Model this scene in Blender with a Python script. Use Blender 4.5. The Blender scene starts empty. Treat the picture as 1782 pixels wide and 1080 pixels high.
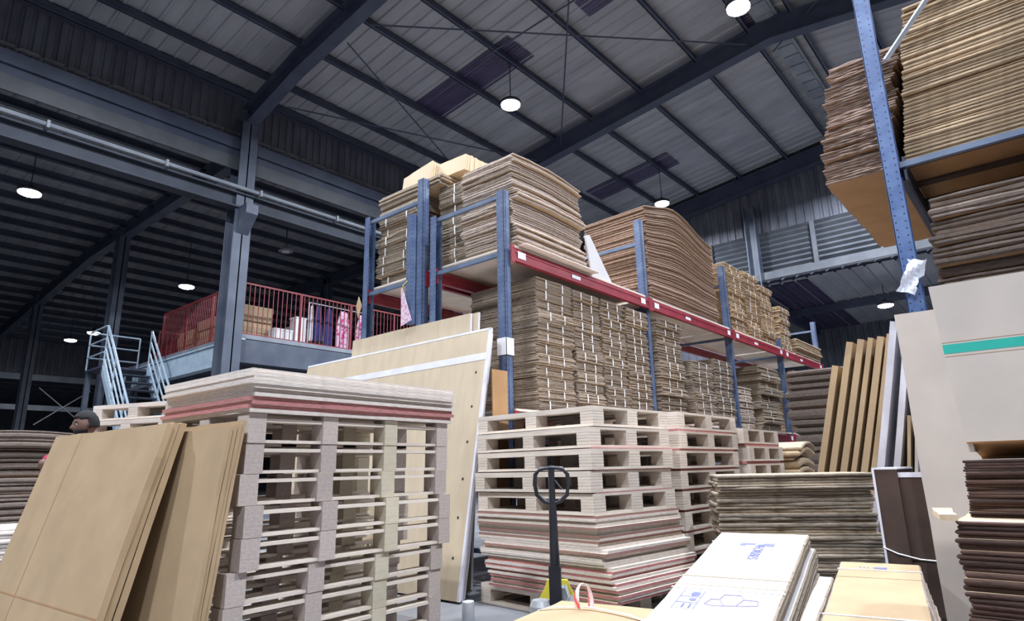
import bpy, math, random
from mathutils import Vector, Matrix, noise
PI = math.pi
SC = bpy.context.scene
COL = SC.collection
# ------------------------------------------------------------------ camera
F_PX, PITCH, ROLL, YAW, HC = 1098.0, math.radians(14.11), math.radians(-1.32), math.radians(40.08), 1.0
f0 = Vector((math.cos(PITCH)*math.cos(YAW), math.cos(PITCH)*math.sin(YAW), math.sin(PITCH)))
r0 = Vector((math.sin(YAW), -math.cos(YAW), 0)); u0 = r0.cross(f0)
rr = math.cos(ROLL)*r0 + math.sin(ROLL)*u0
uu = -math.sin(ROLL)*r0 + math.cos(ROLL)*u0
cam = bpy.data.cameras.new('camera'); camo = bpy.data.objects.new('camera', cam); COL.objects.link(camo)
cam.sensor_fit = 'HORIZONTAL'; cam.sensor_width = 36.0; cam.lens = 36.0*F_PX/1782.0; cam.clip_start = 0.05; cam.clip_end = 200
m3 = Matrix((rr, uu, -f0)).transposed()
camo.matrix_world = Matrix.Translation((0, 0, HC)) @ m3.to_4x4()
SC.camera = camo
# ------------------------------------------------------------------ world, exposure
w = bpy.data.worlds.new('world'); SC.world = w; w.use_nodes = True
w.node_tree.nodes['Background'].inputs[0].default_value = (0.55, 0.6, 1.0, 1)
w.node_tree.nodes['Background'].inputs[1].default_value = 0.012
SC.view_settings.view_transform = 'Standard'; SC.view_settings.look = 'None'
SC.view_settings.gamma = 1.0; SC.view_settings.use_curve_mapping = False
SC.view_settings.exposure = 0.5
SC.cycles.max_bounces = 5; SC.cycles.diffuse_bounces = 3; SC.cycles.use_denoising = True
LAMP_W = 520.0        # watts of one high bay lamp
# lamp positions: the ones seen, then the same grid continued over and behind the camera
HIGH = [(10.44, 8.68, 9.55), (18.17, 8.67, 9.45), (18.6, 3.46, 9.75), (11.5, 3.45, 10.05),
        (3.4, 8.6, 9.5), (3.6, 2.2, 10.0), (-3.6, 8.6, 9.5), (-3.4, 2.4, 10.0), (11.3, -2.4, 9.6), (3.8, -2.6, 9.6), (18.4, -2.4, 9.6), (-3.4, -2.6, 9.6)]
LOW = [(3.2, 17.5, 7.6), (8.5, 21.4, 7.2), (8.5, 30.3, 7.0), (8.3, 32.6, 7.0), (-3.5, 17.5, 7.6), (23.5, 3.6, 6.0), (-4.0, 26.0, 7.2), (11.5, 45.0, 6.1)]
def disk_light(name, loc, watts, parent, size=0.36, col=(0.82, 0.89, 1.0)):
    l = bpy.data.lights.new(name, 'AREA'); l.shape = 'DISK'; l.size = size; l.energy = watts; l.color = col; l.spread = math.radians(170)
    o = bpy.data.objects.new(name, l); COL.objects.link(o); o.location = loc; o.parent = parent
    return o
# ------------------------------------------------------------------ materials
MATS = {}
def nmat(name):
    m = bpy.data.materials.new(name); m.use_nodes = True
    n = m.node_tree.nodes; return m, n, m.node_tree.links, n['Principled BSDF']
def coords(n, l, scale, rot=(0, 0, 0)):
    tc = n.new('ShaderNodeTexCoord'); mp = n.new('ShaderNodeMapping'); l.new(tc.outputs['Object'], mp.inputs[0])
    mp.inputs['Scale'].default_value = scale; mp.inputs['Rotation'].default_value = rot
    return mp.outputs[0]
def mixer(n, l, fac, a, b):
    mx = n.new('ShaderNodeMix'); mx.data_type = 'RGBA'
    l.new(fac, mx.inputs[0])
    for i, v in ((6, a), (7, b)):
        if isinstance(v, tuple): mx.inputs[i].default_value = (*v, 1)
        else: l.new(v, mx.inputs[i])
    return mx.outputs[2]
def noisy(name, c1, c2, scale=(3, 3, 3), nscale=4.0, rough=0.7, metal=0.0, lo=0.35, hi=0.65, bump=0.0, rnd=0.0, detail=5):
    if name in MATS: return MATS[name]
    m, n, l, b = nmat(name)
    v = coords(n, l, scale)
    nz = n.new('ShaderNodeTexNoise'); nz.inputs['Scale'].default_value = nscale; nz.inputs['Detail'].default_value = detail
    l.new(v, nz.inputs['Vector'])
    mr = n.new('ShaderNodeMapRange'); mr.inputs[1].default_value = lo; mr.inputs[2].default_value = hi; l.new(nz.outputs[0], mr.inputs[0])
    c = mixer(n, l, mr.outputs[0], c1, c2)
    if rnd:
        oi = n.new('ShaderNodeObjectInfo'); r2 = n.new('ShaderNodeMapRange'); r2.inputs[3].default_value = 1-rnd; r2.inputs[4].default_value = 1+rnd*0.5
        l.new(oi.outputs['Random'], r2.inputs[0]); hs = n.new('ShaderNodeHueSaturation'); l.new(r2.outputs[0], hs.inputs['Value']); l.new(c, hs.inputs['Color']); c = hs.outputs[0]
    l.new(c, b.inputs['Base Color'])
    b.inputs['Roughness'].default_value = rough; b.inputs['Metallic'].default_value = metal
    if bump:
        bp = n.new('ShaderNodeBump'); bp.inputs['Strength'].default_value = bump; bp.inputs['Distance'].default_value = 0.01
        l.new(nz.outputs[0], bp.inputs['Height']); l.new(bp.outputs[0], b.inputs['Normal'])
    MATS[name] = m; return m
def layered(name, c1, c2, c3, freq, rough=0.85, rnd=0.2):
    """cut edges of board: horizontal plies crossed by fine fibres"""
    if name in MATS: return MATS[name]
    m, n, l, b = nmat(name)
    v = coords(n, l, (1, 1, 1))
    wv = n.new('ShaderNodeTexWave'); wv.bands_direction = 'Z'; wv.inputs['Scale'].default_value = freq; wv.inputs['Distortion'].default_value = 0.6; wv.inputs['Detail'].default_value = 2
    wv.inputs['Detail Scale'].default_value = 1.5
    l.new(v, wv.inputs['Vector'])
    v2 = coords(n, l, (7, 7, 45))
    nz = n.new('ShaderNodeTexNoise'); nz.inputs['Scale'].default_value = 3.0; nz.inputs['Detail'].default_value = 4; l.new(v2, nz.inputs['Vector'])
    cmid = tuple((a+b_)/2 for a, b_ in zip(c1, c2)); c = mixer(n, l, wv.outputs['Fac'], c1, cmid)
    mr = n.new('ShaderNodeMapRange'); mr.inputs[1].default_value = 0.45; mr.inputs[2].default_value = 0.75; l.new(nz.outputs[0], mr.inputs[0])
    c = mixer(n, l, mr.outputs[0], c, c3)
    oi = n.new('ShaderNodeObjectInfo'); r2 = n.new('ShaderNodeMapRange'); r2.inputs[3].default_value = 1-rnd; r2.inputs[4].default_value = 1+rnd
    l.new(oi.outputs['Random'], r2.inputs[0]); hs = n.new('ShaderNodeHueSaturation'); l.new(r2.outputs[0], hs.inputs['Value']); l.new(c, hs.inputs['Color'])
    l.new(hs.outputs[0], b.inputs['Base Color']); b.inputs['Roughness'].default_value = rough
    bp = n.new('ShaderNodeBump'); bp.inputs['Strength'].default_value = 0.35; bp.inputs['Distance'].default_value = 0.006
    l.new(nz.outputs[0], bp.inputs['Height']); l.new(bp.outputs[0], b.inputs['Normal'])
    MATS[name] = m; return m
def emit(name, col, s):
    m, n, l, b = nmat(name)
    b.inputs['Emission Color'].default_value = (*col, 1); b.inputs['Emission Strength'].default_value = s; b.inputs['Base Color'].default_value = (*col, 1)
    MATS[name] = m; return m
def perforated(name, c1, c2, pitch=0.05, rad=0.0085, metal=0.0, rough=0.45, off=0.0):
    """painted rack steel with punched holes at a regular pitch (the holes are dark slots through the sheet)"""
    m, n, l, b = nmat(name)
    v = coords(n, l, (1, 1, 1)); sep = n.new('ShaderNodeSeparateXYZ'); l.new(v, sep.inputs[0])
    def mth(op, a, bb=None, cc=None):
        q = n.new('ShaderNodeMath'); q.operation = op
        for i, x in enumerate((a, bb, cc)):
            if x is None: continue
            if isinstance(x, (int, float)): q.inputs[i].default_value = x
            else: l.new(x, q.inputs[i])
        return q.outputs[0]
    zz = mth('SUBTRACT', mth('FRACT', mth('DIVIDE', sep.outputs[2], pitch)), 0.5); zz = mth('MULTIPLY', zz, pitch)
    ax = mth('SUBTRACT', mth('ABSOLUTE', sep.outputs[0]), 0.028); ay = mth('SUBTRACT', mth('ABSOLUTE', sep.outputs[1]), 0.028)
    geo = n.new('ShaderNodeTexCoord'); sn = n.new('ShaderNodeSeparateXYZ'); l.new(geo.outputs['Normal'], sn.inputs[0])
    isx = mth('GREATER_THAN', mth('ABSOLUTE', sn.outputs[0]), 0.7)
    d = mth('ADD', mth('MULTIPLY', isx, ay), mth('MULTIPLY', mth('SUBTRACT', 1.0, isx), ax))
    r2 = mth('SQRT', mth('ADD', mth('POWER', zz, 2.0), mth('POWER', d, 2.0)))
    hole = mth('LESS_THAN', r2, rad)
    nz = n.new('ShaderNodeTexNoise'); nz.inputs['Scale'].default_value = 9; nz.inputs['Detail'].default_value = 6; l.new(v, nz.inputs['Vector'])
    mr = n.new('ShaderNodeMapRange'); mr.inputs[1].default_value = 0.4; mr.inputs[2].default_value = 0.75; l.new(nz.outputs[0], mr.inputs[0])
    c = mixer(n, l, mr.outputs[0], c1, c2); c = mixer(n, l, hole, c, (0.02, 0.025, 0.045))
    l.new(c, b.inputs['Base Color']); b.inputs['Roughness'].default_value = rough; b.inputs['Metallic'].default_value = metal
    MATS[name] = m; return m
M = {}
M['floor'] = noisy('concrete_floor', (0.15, 0.155, 0.165), (0.21, 0.21, 0.22), (1, 1, 1), 1.5, 0.5, bump=0.05)
M['roof'] = noisy('roof_sheet', (0.25, 0.255, 0.28), (0.33, 0.335, 0.36), (1, 0.3, 1), 2.0, 0.55, 0.1)
M['cladding'] = noisy('wall_cladding', (0.07, 0.074, 0.095), (0.115, 0.12, 0.145), (1, 1, 0.4), 2.5, 0.55, 0.1)
M['steel'] = noisy('blue_grey_steel', (0.032, 0.04, 0.07), (0.05, 0.06, 0.095), (1, 1, 1), 2.0, 0.6)
M['steel_light'] = noisy('grey_steel', (0.15, 0.165, 0.195), (0.22, 0.24, 0.265), (1, 1, 1), 2.0, 0.55)
M['louvre'] = noisy('dull_louvre', (0.05, 0.055, 0.066), (0.075, 0.08, 0.092), (1, 1, 1), 2.0, 0.6)
M['steel_deep'] = noisy('dark_runway_paint', (0.018, 0.022, 0.034), (0.03, 0.036, 0.052), (1, 1, 1), 2.0, 0.7)
M['galv'] = noisy('galvanised', (0.45, 0.47, 0.5), (0.6, 0.61, 0.64), (1, 1, 1), 5.0, 0.45, 0.3)
M['sky'] = noisy('roof_light_sheet', (0.03, 0.025, 0.06), (0.055, 0.045, 0.10), (1, 0.4, 1), 4.0, 0.35)
M['kraft'] = noisy('kraft_board', (0.40, 0.275, 0.155), (0.45, 0.315, 0.18), (2, 2, 2), 2.2, 0.85, rnd=0.06)
M['kraft_light'] = noisy('pale_kraft_board', (0.56, 0.43, 0.28), (0.62, 0.48, 0.32), (2, 2, 2), 2.0, 0.85, rnd=0.06)
M['kraft_grey'] = noisy('grey_kraft_board', (0.54, 0.47, 0.41), (0.60, 0.52, 0.45), (2, 2, 2), 2.0, 0.85)
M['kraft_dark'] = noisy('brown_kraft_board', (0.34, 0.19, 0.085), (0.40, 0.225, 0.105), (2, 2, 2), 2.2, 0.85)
M['white_board'] = noisy('white_board', (0.47, 0.445, 0.44), (0.51, 0.485, 0.48), (2, 2, 2), 2.0, 0.75)
M['edge_grey'] = layered('corrugated_edge_grey', (0.345, 0.275, 0.215), (0.20, 0.15, 0.105), (0.13, 0.10, 0.075), 22)
M['edge_olive'] = layered('corrugated_edge_olive', (0.36, 0.295, 0.225), (0.25, 0.20, 0.15), (0.15, 0.12, 0.088), 12)
M['edge_tan'] = layered('corrugated_edge_tan', (0.47, 0.345, 0.215), (0.30, 0.20, 0.12), (0.18, 0.12, 0.07), 22)
M['edge_red'] = layered('corrugated_edge_reddish', (0.36, 0.235, 0.17), (0.20, 0.12, 0.085), (0.13, 0.08, 0.055), 22)
M['edge_pale'] = layered('corrugated_edge_pale', (0.55, 0.45, 0.38), (0.36, 0.28, 0.23), (0.25, 0.19, 0.15), 20)
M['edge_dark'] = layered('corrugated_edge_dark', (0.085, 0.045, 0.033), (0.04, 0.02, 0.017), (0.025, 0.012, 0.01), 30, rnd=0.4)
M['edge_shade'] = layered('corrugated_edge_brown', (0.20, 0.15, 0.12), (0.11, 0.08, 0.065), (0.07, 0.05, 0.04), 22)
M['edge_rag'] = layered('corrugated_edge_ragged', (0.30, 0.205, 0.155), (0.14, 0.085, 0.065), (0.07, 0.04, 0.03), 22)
M['ply_edge'] = layered('plywood_edge', (0.72, 0.64, 0.57), (0.50, 0.42, 0.37), (0.50, 0.42, 0.37), 30, rnd=0.12)
M['ply_red'] = layered('plywood_edge_red', (0.48, 0.20, 0.19), (0.42, 0.17, 0.16), (0.30, 0.12, 0.12), 30, rnd=0.15)
M['ply_brown'] = layered('plywood_edge_brown', (0.36, 0.20, 0.165), (0.24, 0.125, 0.10), (0.28, 0.16, 0.13), 30, rnd=0.15)
M['pine'] = noisy('white_pine', (0.68, 0.58, 0.49), (0.78, 0.68, 0.58), (2, 2, 14), 2.5, 0.7, bump=0.08, rnd=0.1)
M['pine_b'] = noisy('pale_pine_block', (0.56, 0.49, 0.36), (0.66, 0.58, 0.44), (2, 2, 14), 3, 0.75, bump=0.1, rnd=0.14)
M['pine_c'] = noisy('pressed_wood_block', (0.44, 0.365, 0.33), (0.54, 0.45, 0.40), (30, 30, 30), 3, 0.85, bump=0.2, rnd=0.12)
M['panel'] = noisy('laminated_panel', (0.47, 0.375, 0.26), (0.53, 0.43, 0.30), (5, 5, 0.6), 2.5, 0.55, rnd=0.04)
M['panel_edge'] = noisy('panel_edge_foam', (0.66, 0.64, 0.70), (0.74, 0.72, 0.77), (2, 2, 2), 3, 0.6)
M['tape_edge'] = noisy('edge_tape', (0.60, 0.58, 0.64), (0.68, 0.66, 0.71), (2, 2, 2), 3, 0.35)
M['red'] = noisy('red_rack_paint', (0.23, 0.015, 0.03), (0.31, 0.03, 0.045), (1, 1, 1), 4, 0.4)
M['rail_red'] = noisy('red_railing_paint', (0.15, 0.012, 0.016), (0.22, 0.02, 0.026), (1, 1, 1), 4, 0.5)
M['rack_blue'] = perforated('blue_rack_paint', (0.07, 0.10, 0.185), (0.12, 0.16, 0.25), rad=0.006)
M['rack_blue_b'] = perforated('bright_blue_rack_paint', (0.06, 0.11, 0.26), (0.12, 0.19, 0.36), rad=0.006)
M['blue_plain'] = noisy('blue_brace_paint', (0.08, 0.11, 0.18), (0.13, 0.17, 0.25), (1, 1, 1), 5, 0.45)
M['stair'] = noisy('pale_blue_paint', (0.36, 0.46, 0.56), (0.46, 0.56, 0.64), (1, 1, 1), 5, 0.5)
M['label'] = noisy('label_paper', (0.72, 0.70, 0.72), (0.80, 0.78, 0.80), (1, 1, 1), 5, 0.6)
M['strap'] = noisy('white_strap', (0.80, 0.78, 0.78), (0.88, 0.86, 0.86), (1, 1, 1), 5, 0.35)
M['ink'] = noisy('blue_ink', (0.13, 0.14, 0.48), (0.17, 0.18, 0.55), (1, 1, 1), 9, 0.6)
M['ink_pale'] = noisy('faded_violet_ink', (0.30, 0.22, 0.42), (0.34, 0.26, 0.46), (1, 1, 1), 9, 0.6)
M['ink_black'] = noisy('black_ink', (0.02, 0.02, 0.02), (0.04, 0.035, 0.03), (1, 1, 1), 9, 0.6)
M['black'] = noisy('black_steel', (0.012, 0.013, 0.02), (0.025, 0.026, 0.035), (1, 1, 1), 6, 0.35)
M['yellow'] = noisy('yellow_paint', (0.62, 0.52, 0.035), (0.72, 0.62, 0.08), (1, 1, 1), 6, 0.4)
M['pump'] = noisy('grey_pump_paint', (0.36, 0.37, 0.38), (0.45, 0.46, 0.47), (1, 1, 1), 6, 0.35, 0.2)
M['teal'] = noisy('teal_tape', (0.02, 0.40, 0.31), (0.035, 0.46, 0.36), (1, 1, 1), 6, 0.5)
M['green'] = noisy('green_paint', (0.05, 0.22, 0.12), (0.08, 0.30, 0.17), (1, 1, 1), 6, 0.6)
M['dark'] = noisy('deep_brown_board', (0.05, 0.03, 0.022), (0.075, 0.045, 0.034), (1, 1, 1), 4, 0.85)
M['lamp'] = emit('lamp_glass', (0.88, 0.93, 1.0), 30.0)
M['lamp_body'] = noisy('lamp_body', (0.03, 0.03, 0.035), (0.05, 0.05, 0.055), (1, 1, 1), 6, 0.5)
M['skin'] = noisy('skin', (0.13, 0.07, 0.05), (0.17, 0.09, 0.062), (6, 6, 6), 3, 0.6)
M['hair'] = noisy('hair', (0.004, 0.004, 0.005), (0.012, 0.010, 0.010), (40, 40, 40), 3, 0.85, bump=0.5)
M['shirt'] = noisy('crimson_shirt', (0.34, 0.012, 0.055), (0.42, 0.02, 0.075), (6, 6, 6), 3, 0.85)
M['shirt_dark'] = noisy('dark_vest', (0.025, 0.022, 0.05), (0.04, 0.035, 0.07), (6, 6, 6), 3, 0.85)
M['trouser'] = noisy('dark_trousers', (0.02, 0.022, 0.03), (0.035, 0.037, 0.045), (6, 6, 6), 3, 0.85)
M['pink'] = noisy('pink_floral_cloth', (0.62, 0.42, 0.52), (0.50, 0.03, 0.16), (4, 4, 4), 3, 0.85, lo=0.50, hi=0.58)
M['navy'] = noisy('navy_cloth', (0.012, 0.015, 0.09), (0.02, 0.025, 0.13), (4, 4, 4), 3, 0.85)
M['flag'] = noisy('pink_white_cloth', (0.75, 0.62, 0.70), (0.55, 0.25, 0.40), (30, 30, 12), 3, 0.85, lo=0.5, hi=0.55)
M['tape_rw'] = noisy('red_white_tape', (0.85, 0.10, 0.08), (0.85, 0.72, 0.72), (1, 1, 1), 22, 0.4, lo=0.42, hi=0.46)
M['plastic'] = noisy('clear_film', (0.62, 0.64, 0.72), (0.72, 0.73, 0.8), (9, 9, 9), 3, 0.25, bump=0.6)
# ------------------------------------------------------------------ mesh helpers
class MB:
    def __init__(s): s.v = []; s.f = []; s.mi = []
    def add(s, vs, fs, mi=0, mat=None):
        b = len(s.v)
        s.v += [tuple(mat @ Vector(p)) if mat else tuple(p) for p in vs]
        s.f += [tuple(b+i for i in f) for f in fs]
        s.mi += mi if isinstance(mi, list) else [mi]*len(fs)
    def box(s, x0, x1, y0, y1, z0, z1, mi=0, side=None, mat=None):
        vs = [(x0, y0, z0), (x1, y0, z0), (x1, y1, z0), (x0, y1, z0), (x0, y0, z1), (x1, y0, z1), (x1, y1, z1), (x0, y1, z1)]
        fs = [(3, 2, 1, 0), (4, 5, 6, 7), (0, 1, 5, 4), (1, 2, 6, 5), (2, 3, 7, 6), (3, 0, 4, 7)]
        sd = mi if side is None else side
        s.add(vs, fs, [mi, mi, sd, sd, sd, sd], mat)
    def tube(s, pts, r, n=8, closed=False, mi=0, caps=True):
        pts = [Vector(p) for p in pts]; N = len(pts); rings = []
        up = Vector((0, 0, 1))
        for i in range(N):
            a = pts[(i-1) % N] if (closed or i > 0) else pts[i]; c = pts[(i+1) % N] if (closed or i < N-1) else pts[i]
            t = (c-a).normalized(); ref = up if abs(t.z) < 0.9 else Vector((1, 0, 0))
            s1 = t.cross(ref).normalized(); s2 = s1.cross(t)
            rad = r[i] if isinstance(r, (list, tuple)) else r
            rings.append([pts[i] + rad*(math.cos(2*PI*k/n)*s1 + math.sin(2*PI*k/n)*s2) for k in range(n)])
        vs = [p for rg in rings for p in rg]; fs = []
        for i in range(N if closed else N-1):
            j = (i+1) % N
            for k in range(n): fs.append((i*n+k, i*n+(k+1) % n, j*n+(k+1) % n, j*n+k))
        if not closed and caps: fs += [tuple(range(n))[::-1], tuple((N-1)*n+k for k in range(n))]
        s.add(vs, fs, mi)
    def lathe(s, prof, n=24, mi=0, c=(0, 0, 0)):
        vs = [(c[0]+r*math.cos(2*PI*k/n), c[1]+r*math.sin(2*PI*k/n), c[2]+z) for r, z in prof for k in range(n)]; fs = []
        for i in range(len(prof)-1):
            for k in range(n): fs.append((i*n+k, i*n+(k+1) % n, (i+1)*n+(k+1) % n, (i+1)*n+k))
        fs += [tuple(range(n))[::-1], tuple((len(prof)-1)*n+k for k in range(n))]
        s.add(vs, fs, mi)
    def prism(s, poly, y0, y1, mi=0, axis='y'):
        n = len(poly)
        def P(a, b, t): return {'y': (a, t, b), 'x': (t, a, b), 'z': (a, b, t)}[axis]
        vs = [P(a, b, y0) for a, b in poly] + [P(a, b, y1) for a, b in poly]
        fs = [tuple(range(n))[::-1], tuple(range(n, 2*n))] + [(i, (i+1) % n, n+(i+1) % n, n+i) for i in range(n)]
        s.add(vs, fs, mi)
    def sheet(s, L, W, t, nx, ny, fz, mi=0, side=1, crush=0.0, rng=None, rnd=0.0):
        """slab L x W x t on a grid, lifted by fz(u, v) at top and bottom alike; rnd rounds the folded borders"""
        jit = {}
        def P(i, j, z, ins):
            x, y = L*i/nx, W*j/ny
            if i in (0, nx) or j in (0, ny):
                if crush and rng:
                    if (i, j) not in jit: jit[i, j] = (rng.uniform(-crush, crush), rng.uniform(-crush, crush))
                    x += jit[i, j][0]; y += jit[i, j][1]
                if i == 0: x += ins
                if i == nx: x -= ins
                if j == 0: y += ins
                if j == ny: y -= ins
            return (x, y, z + fz(i/nx, j/ny))
        vs = []; pos = {}; r = rnd*t
        for k, z in enumerate((0, t)):
            for j in range(ny+1):
                for i in range(nx+1): pos[(i, j, k)] = len(vs); vs.append(P(i, j, z, r))
        ring = [(i, 0) for i in range(nx)] + [(nx, j) for j in range(ny)] + [(i, ny) for i in range(nx, 0, -1)] + [(0, j) for j in range(ny, 0, -1)]
        lev = [0, 1]
        if r > 0:
            for k, z in ((2, t*0.32), (3, t*0.68)):
                for (i, j) in ring: pos[(i, j, k)] = len(vs); vs.append(P(i, j, z, 0))
            lev = [0, 2, 3, 1]
        fs = []; mi_ = []
        for j in range(ny):
            for i in range(nx):
                fs.append((pos[i, j+1, 0], pos[i+1, j+1, 0], pos[i+1, j, 0], pos[i, j, 0])); fs.append((pos[i, j, 1], pos[i+1, j, 1], pos[i+1, j+1, 1], pos[i, j+1, 1])); mi_ += [mi, mi]
        for q in range(len(ring)):
            a = ring[q]; c = ring[(q+1) % len(ring)]
            for k0, k1 in zip(lev[:-1], lev[1:]):
                fs.append((pos[(*a, k0)], pos[(*c, k0)], pos[(*c, k1)], pos[(*a, k1)])); mi_.append(side)
        s.add(vs, fs, mi_)
    def mesh(s, name, mats):
        me = bpy.data.meshes.new(name); me.from_pydata(s.v, [], s.f)
        for m in (mats if isinstance(mats, (list, tuple)) else [mats]): me.materials.append(m)
        me.polygons.foreach_set('material_index', s.mi); me.update()
        return me
def smooth(me):
    me.polygons.foreach_set('use_smooth', [True]*len(me.polygons)); return me
def obj(name, me, parent=None, loc=(0, 0, 0), rot=(0, 0, 0), label=None, cat=None, group=None, kind=None, scale=None):
    o = bpy.data.objects.new(name, me); COL.objects.link(o); o.location = loc; o.rotation_euler = rot
    if scale: o.scale = scale
    if parent: o.parent = parent
    if label: o['label'] = label
    if cat: o['category'] = cat
    if group: o['group'] = group
    if kind: o['kind'] = kind
    return o
def thing(name, label, cat, loc=(0, 0, 0), rot=(0, 0, 0), group=None):
    return obj(name, None, None, loc, rot, label, cat, group)
def struct(name, me, loc=(0, 0, 0), rot=(0, 0, 0), parent=None):
    return obj(name, me, parent, loc, rot, kind=None if parent else 'structure')
def copy_tree(o, parent=None):
    c = o.copy(); COL.objects.link(c)
    if parent: c.parent = parent
    for ch in list(o.children): copy_tree(ch, c)
    return c
NUM = 'topmost second third fourth fifth sixth seventh eighth ninth tenth eleventh twelfth thirteenth fourteenth fifteenth sixteenth seventeenth eighteenth nineteenth twentieth'.split()
def nth(i, n):
    """i counted from the top, 0 based"""
    if i == 0: return 'topmost'
    if i == n-1: return 'lowest'
    if i < 20: return NUM[i] + ' from top'
    k = i+1
    suf = 'th' if 10 <= k % 100 <= 20 else {1: 'st', 2: 'nd', 3: 'rd'}.get(k % 10, 'th')
    return '%d%s from top' % (k, suf)
def at(px, py, axis, val):
    d = f0*F_PX + rr*(px-891) - uu*(py-540); t = (val-(HC if axis == 2 else 0))/d[axis]
    return Vector((0, 0, HC)) + d*t
# ------------------------------------------------------------------ building shell
YV, YR, YW = 13.66, 3.5, -6.7           # valley line, ridge, far side wall
SL = 0.12
def zroof(y):                            # underside of the high roof sheets
    return 10.10 + SL*(YV-y) if y > YR else 10.10 + SL*(YV-YR) - SL*(YR-y)
def ribbed(length, depth_fn, pitch=0.333, h=0.035):
    """profile across x, swept through the list of (y, z) points"""
    mb = MB(); prof = []
    n = int(length/pitch)
    for i in range(n):
        x = i*pitch
        prof += [(x, 0), (x+pitch-0.09, 0), (x+pitch-0.065, -h), (x+pitch-0.025, -h)]
    prof.append((n*pitch, 0))
    vs = [(x, y, z+dz) for (y, z) in depth_fn for x, dz in prof]; k = len(prof); fs = []
    for j in range(len(depth_fn)-1):
        for i in range(k-1): fs.append((j*k+i, j*k+i+1, (j+1)*k+i+1, (j+1)*k+i))
    mb.add(vs, fs); return mb
mb = MB(); mb.box(-12, 40, -10, 60, -0.2, 0)
struct('floor', mb.mesh('floor', M['floor']))
struct('ceiling', ribbed(30.0, [(YW, zroof(YW)), (YR, zroof(YR)), (YV+0.1, zroof(YV+0.1))]).mesh('ceiling', M['roof']), (-9.0, 0, 0))
# roof lights (dark at night), lapped just under the sheets
for i, (x0, x1, y0, y1) in enumerate([(9.70, 10.74, 8.10, 11.30), (10.05, 10.72, 4.6, 6.45), (17.38, 18.44, 8.0, 11.1), (13.15, 14.05, 3.6, 4.0), (4.0, 4.8, 5.0, 8.0)]):
    w_ = ribbed(x1-x0+0.03, [(y0, zroof(y0)-0.03), (y1, zroof(y1)-0.03)], 0.1, 0.015)
    struct('window_%d' % (i+1), w_.mesh('window', M['sky']), (x0, 0, 0))
def ibeam_y(x, pts, bw=0.28, depth=0.55, t=0.03):
    """I section girder running along y through pts (y, z of its bottom)"""
    mb = MB()
    for (a, za), (b, zb) in zip(pts[:-1], pts[1:]):
        for (p0, p1, q0, q1) in ((-bw/2, bw/2, 0, t), (-t/2, t/2, t, depth-t), (-bw/2, bw/2, depth-t, depth)):
            vs = [(x+p0, a, za+q0), (x+p1, a, za+q0), (x+p1, b, zb+q0), (x+p0, b, zb+q0), (x+p0, a, za+q1), (x+p1, a, za+q1), (x+p1, b, zb+q1), (x+p0, b, zb+q1)]
            mb.add(vs, [(0, 1, 2, 3), (7, 6, 5, 4), (4, 5, 1, 0), (5, 6, 2, 1), (6, 7, 3, 2), (7, 4, 0, 3)])
    return mb
FR = [-1.0, 6.42, 13.8, 20.95]
for x in FR:
    zb = lambda y: zroof(y)-0.75
    mb = ibeam_y(x, [(YW, zb(YW)-0.1), (YR, zb(YR)), (11.5, zb(11.5)), (YV, zb(YV)-0.25)])
    struct('roof_beam', mb.mesh('roof_beam', M['steel']))
PUR = [4.0, 5.34, 6.93, 8.5, 9.78, 11.27, 12.7, 13.56]
for y in PUR + [3.0] + [7.0-p for p in PUR[1:]]:
    mb = MB(); z = zroof(y)-0.235
    mb.box(-9, 20.9, y-0.012, y+0.012, z, z+0.2); mb.box(-9, 20.9, y-0.075, y+0.012, z, z+0.012); mb.box(-9, 20.9, y-0.012, y+0.06, z+0.188, z+0.2)
    struct('roof_beam', mb.mesh('roof_purlin', M['steel']))
# ridge tray
mb = MB(); mb.box(-9, 20.9, 3.25, 3.75, zroof(3.5)-0.20, zroof(3.5)-0.17)
for k in range(60): mb.box(-9+k*0.5, -8.62+k*0.5, 3.32, 3.68, zroof(3.5)-0.23, zroof(3.5)-0.20)
struct('trim_1', mb.mesh('ridge_tray', M['steel_light']))
# bracing rods
for (a, b) in [((605, 75), (790, 290)), ((642, 43), (1310, 78)), ((500, 186), (960, 285)), ((992, -40), (976, 250)), ((845, 98), (1000, 0)), ((1345, 90), (1440, -20))]:
    def onroof(p):
        d = f0*F_PX + rr*(p[0]-891) - uu*(p[1]-540); n_ = Vector((0, SL, 1)); p0 = Vector((0, YV, 9.5))
        t = (p0-Vector((0, 0, HC))).dot(n_)/d.dot(n_); return Vector((0, 0, HC))+d*t
    mb = MB(); mb.tube([onroof(a), onroof(b)], 0.018, 6)
    struct('roof_beam', mb.mesh('bracing_rod', M['steel']))
# valley line: cladding strip, eave beam, flashing, crane runway beam
def ribwall(length, z0, z1, pitch=0.25, h=0.035):
    mb = MB(); prof = []; n = int(length/pitch)
    for i in range(n):
        x = i*pitch; prof += [(x, 0), (x+pitch*0.55, 0), (x+pitch*0.65, h), (x+pitch*0.9, h)]
    prof.append((n*pitch, 0)); k = len(prof)
    mb.add([(x, d, z) for z in (z0, z1) for x, d in prof], [(i, i+1, k+i+1, k+i) for i in range(k-1)]); return mb
struct('wall_valley', ribwall(30, 8.75, 10.0, 0.2).mesh('valley_cladding', M['cladding']), (-9, YV+0.25, 0))
mb = MB(); mb.box(-9, 21, YV-0.05, YV+0.2, 8.50, 8.78); mb.box(-9, 21, YV+0.02, YV+0.06, 8.0, 8.5)
struct('trim_2', mb.mesh('eave_girder', M['steel']))
mb = MB(); mb.box(-9, 21, YV-0.02, YV+0.03, 7.98, 8.30); struct('trim_3', mb.mesh('eave_flashing', M['louvre']))
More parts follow.
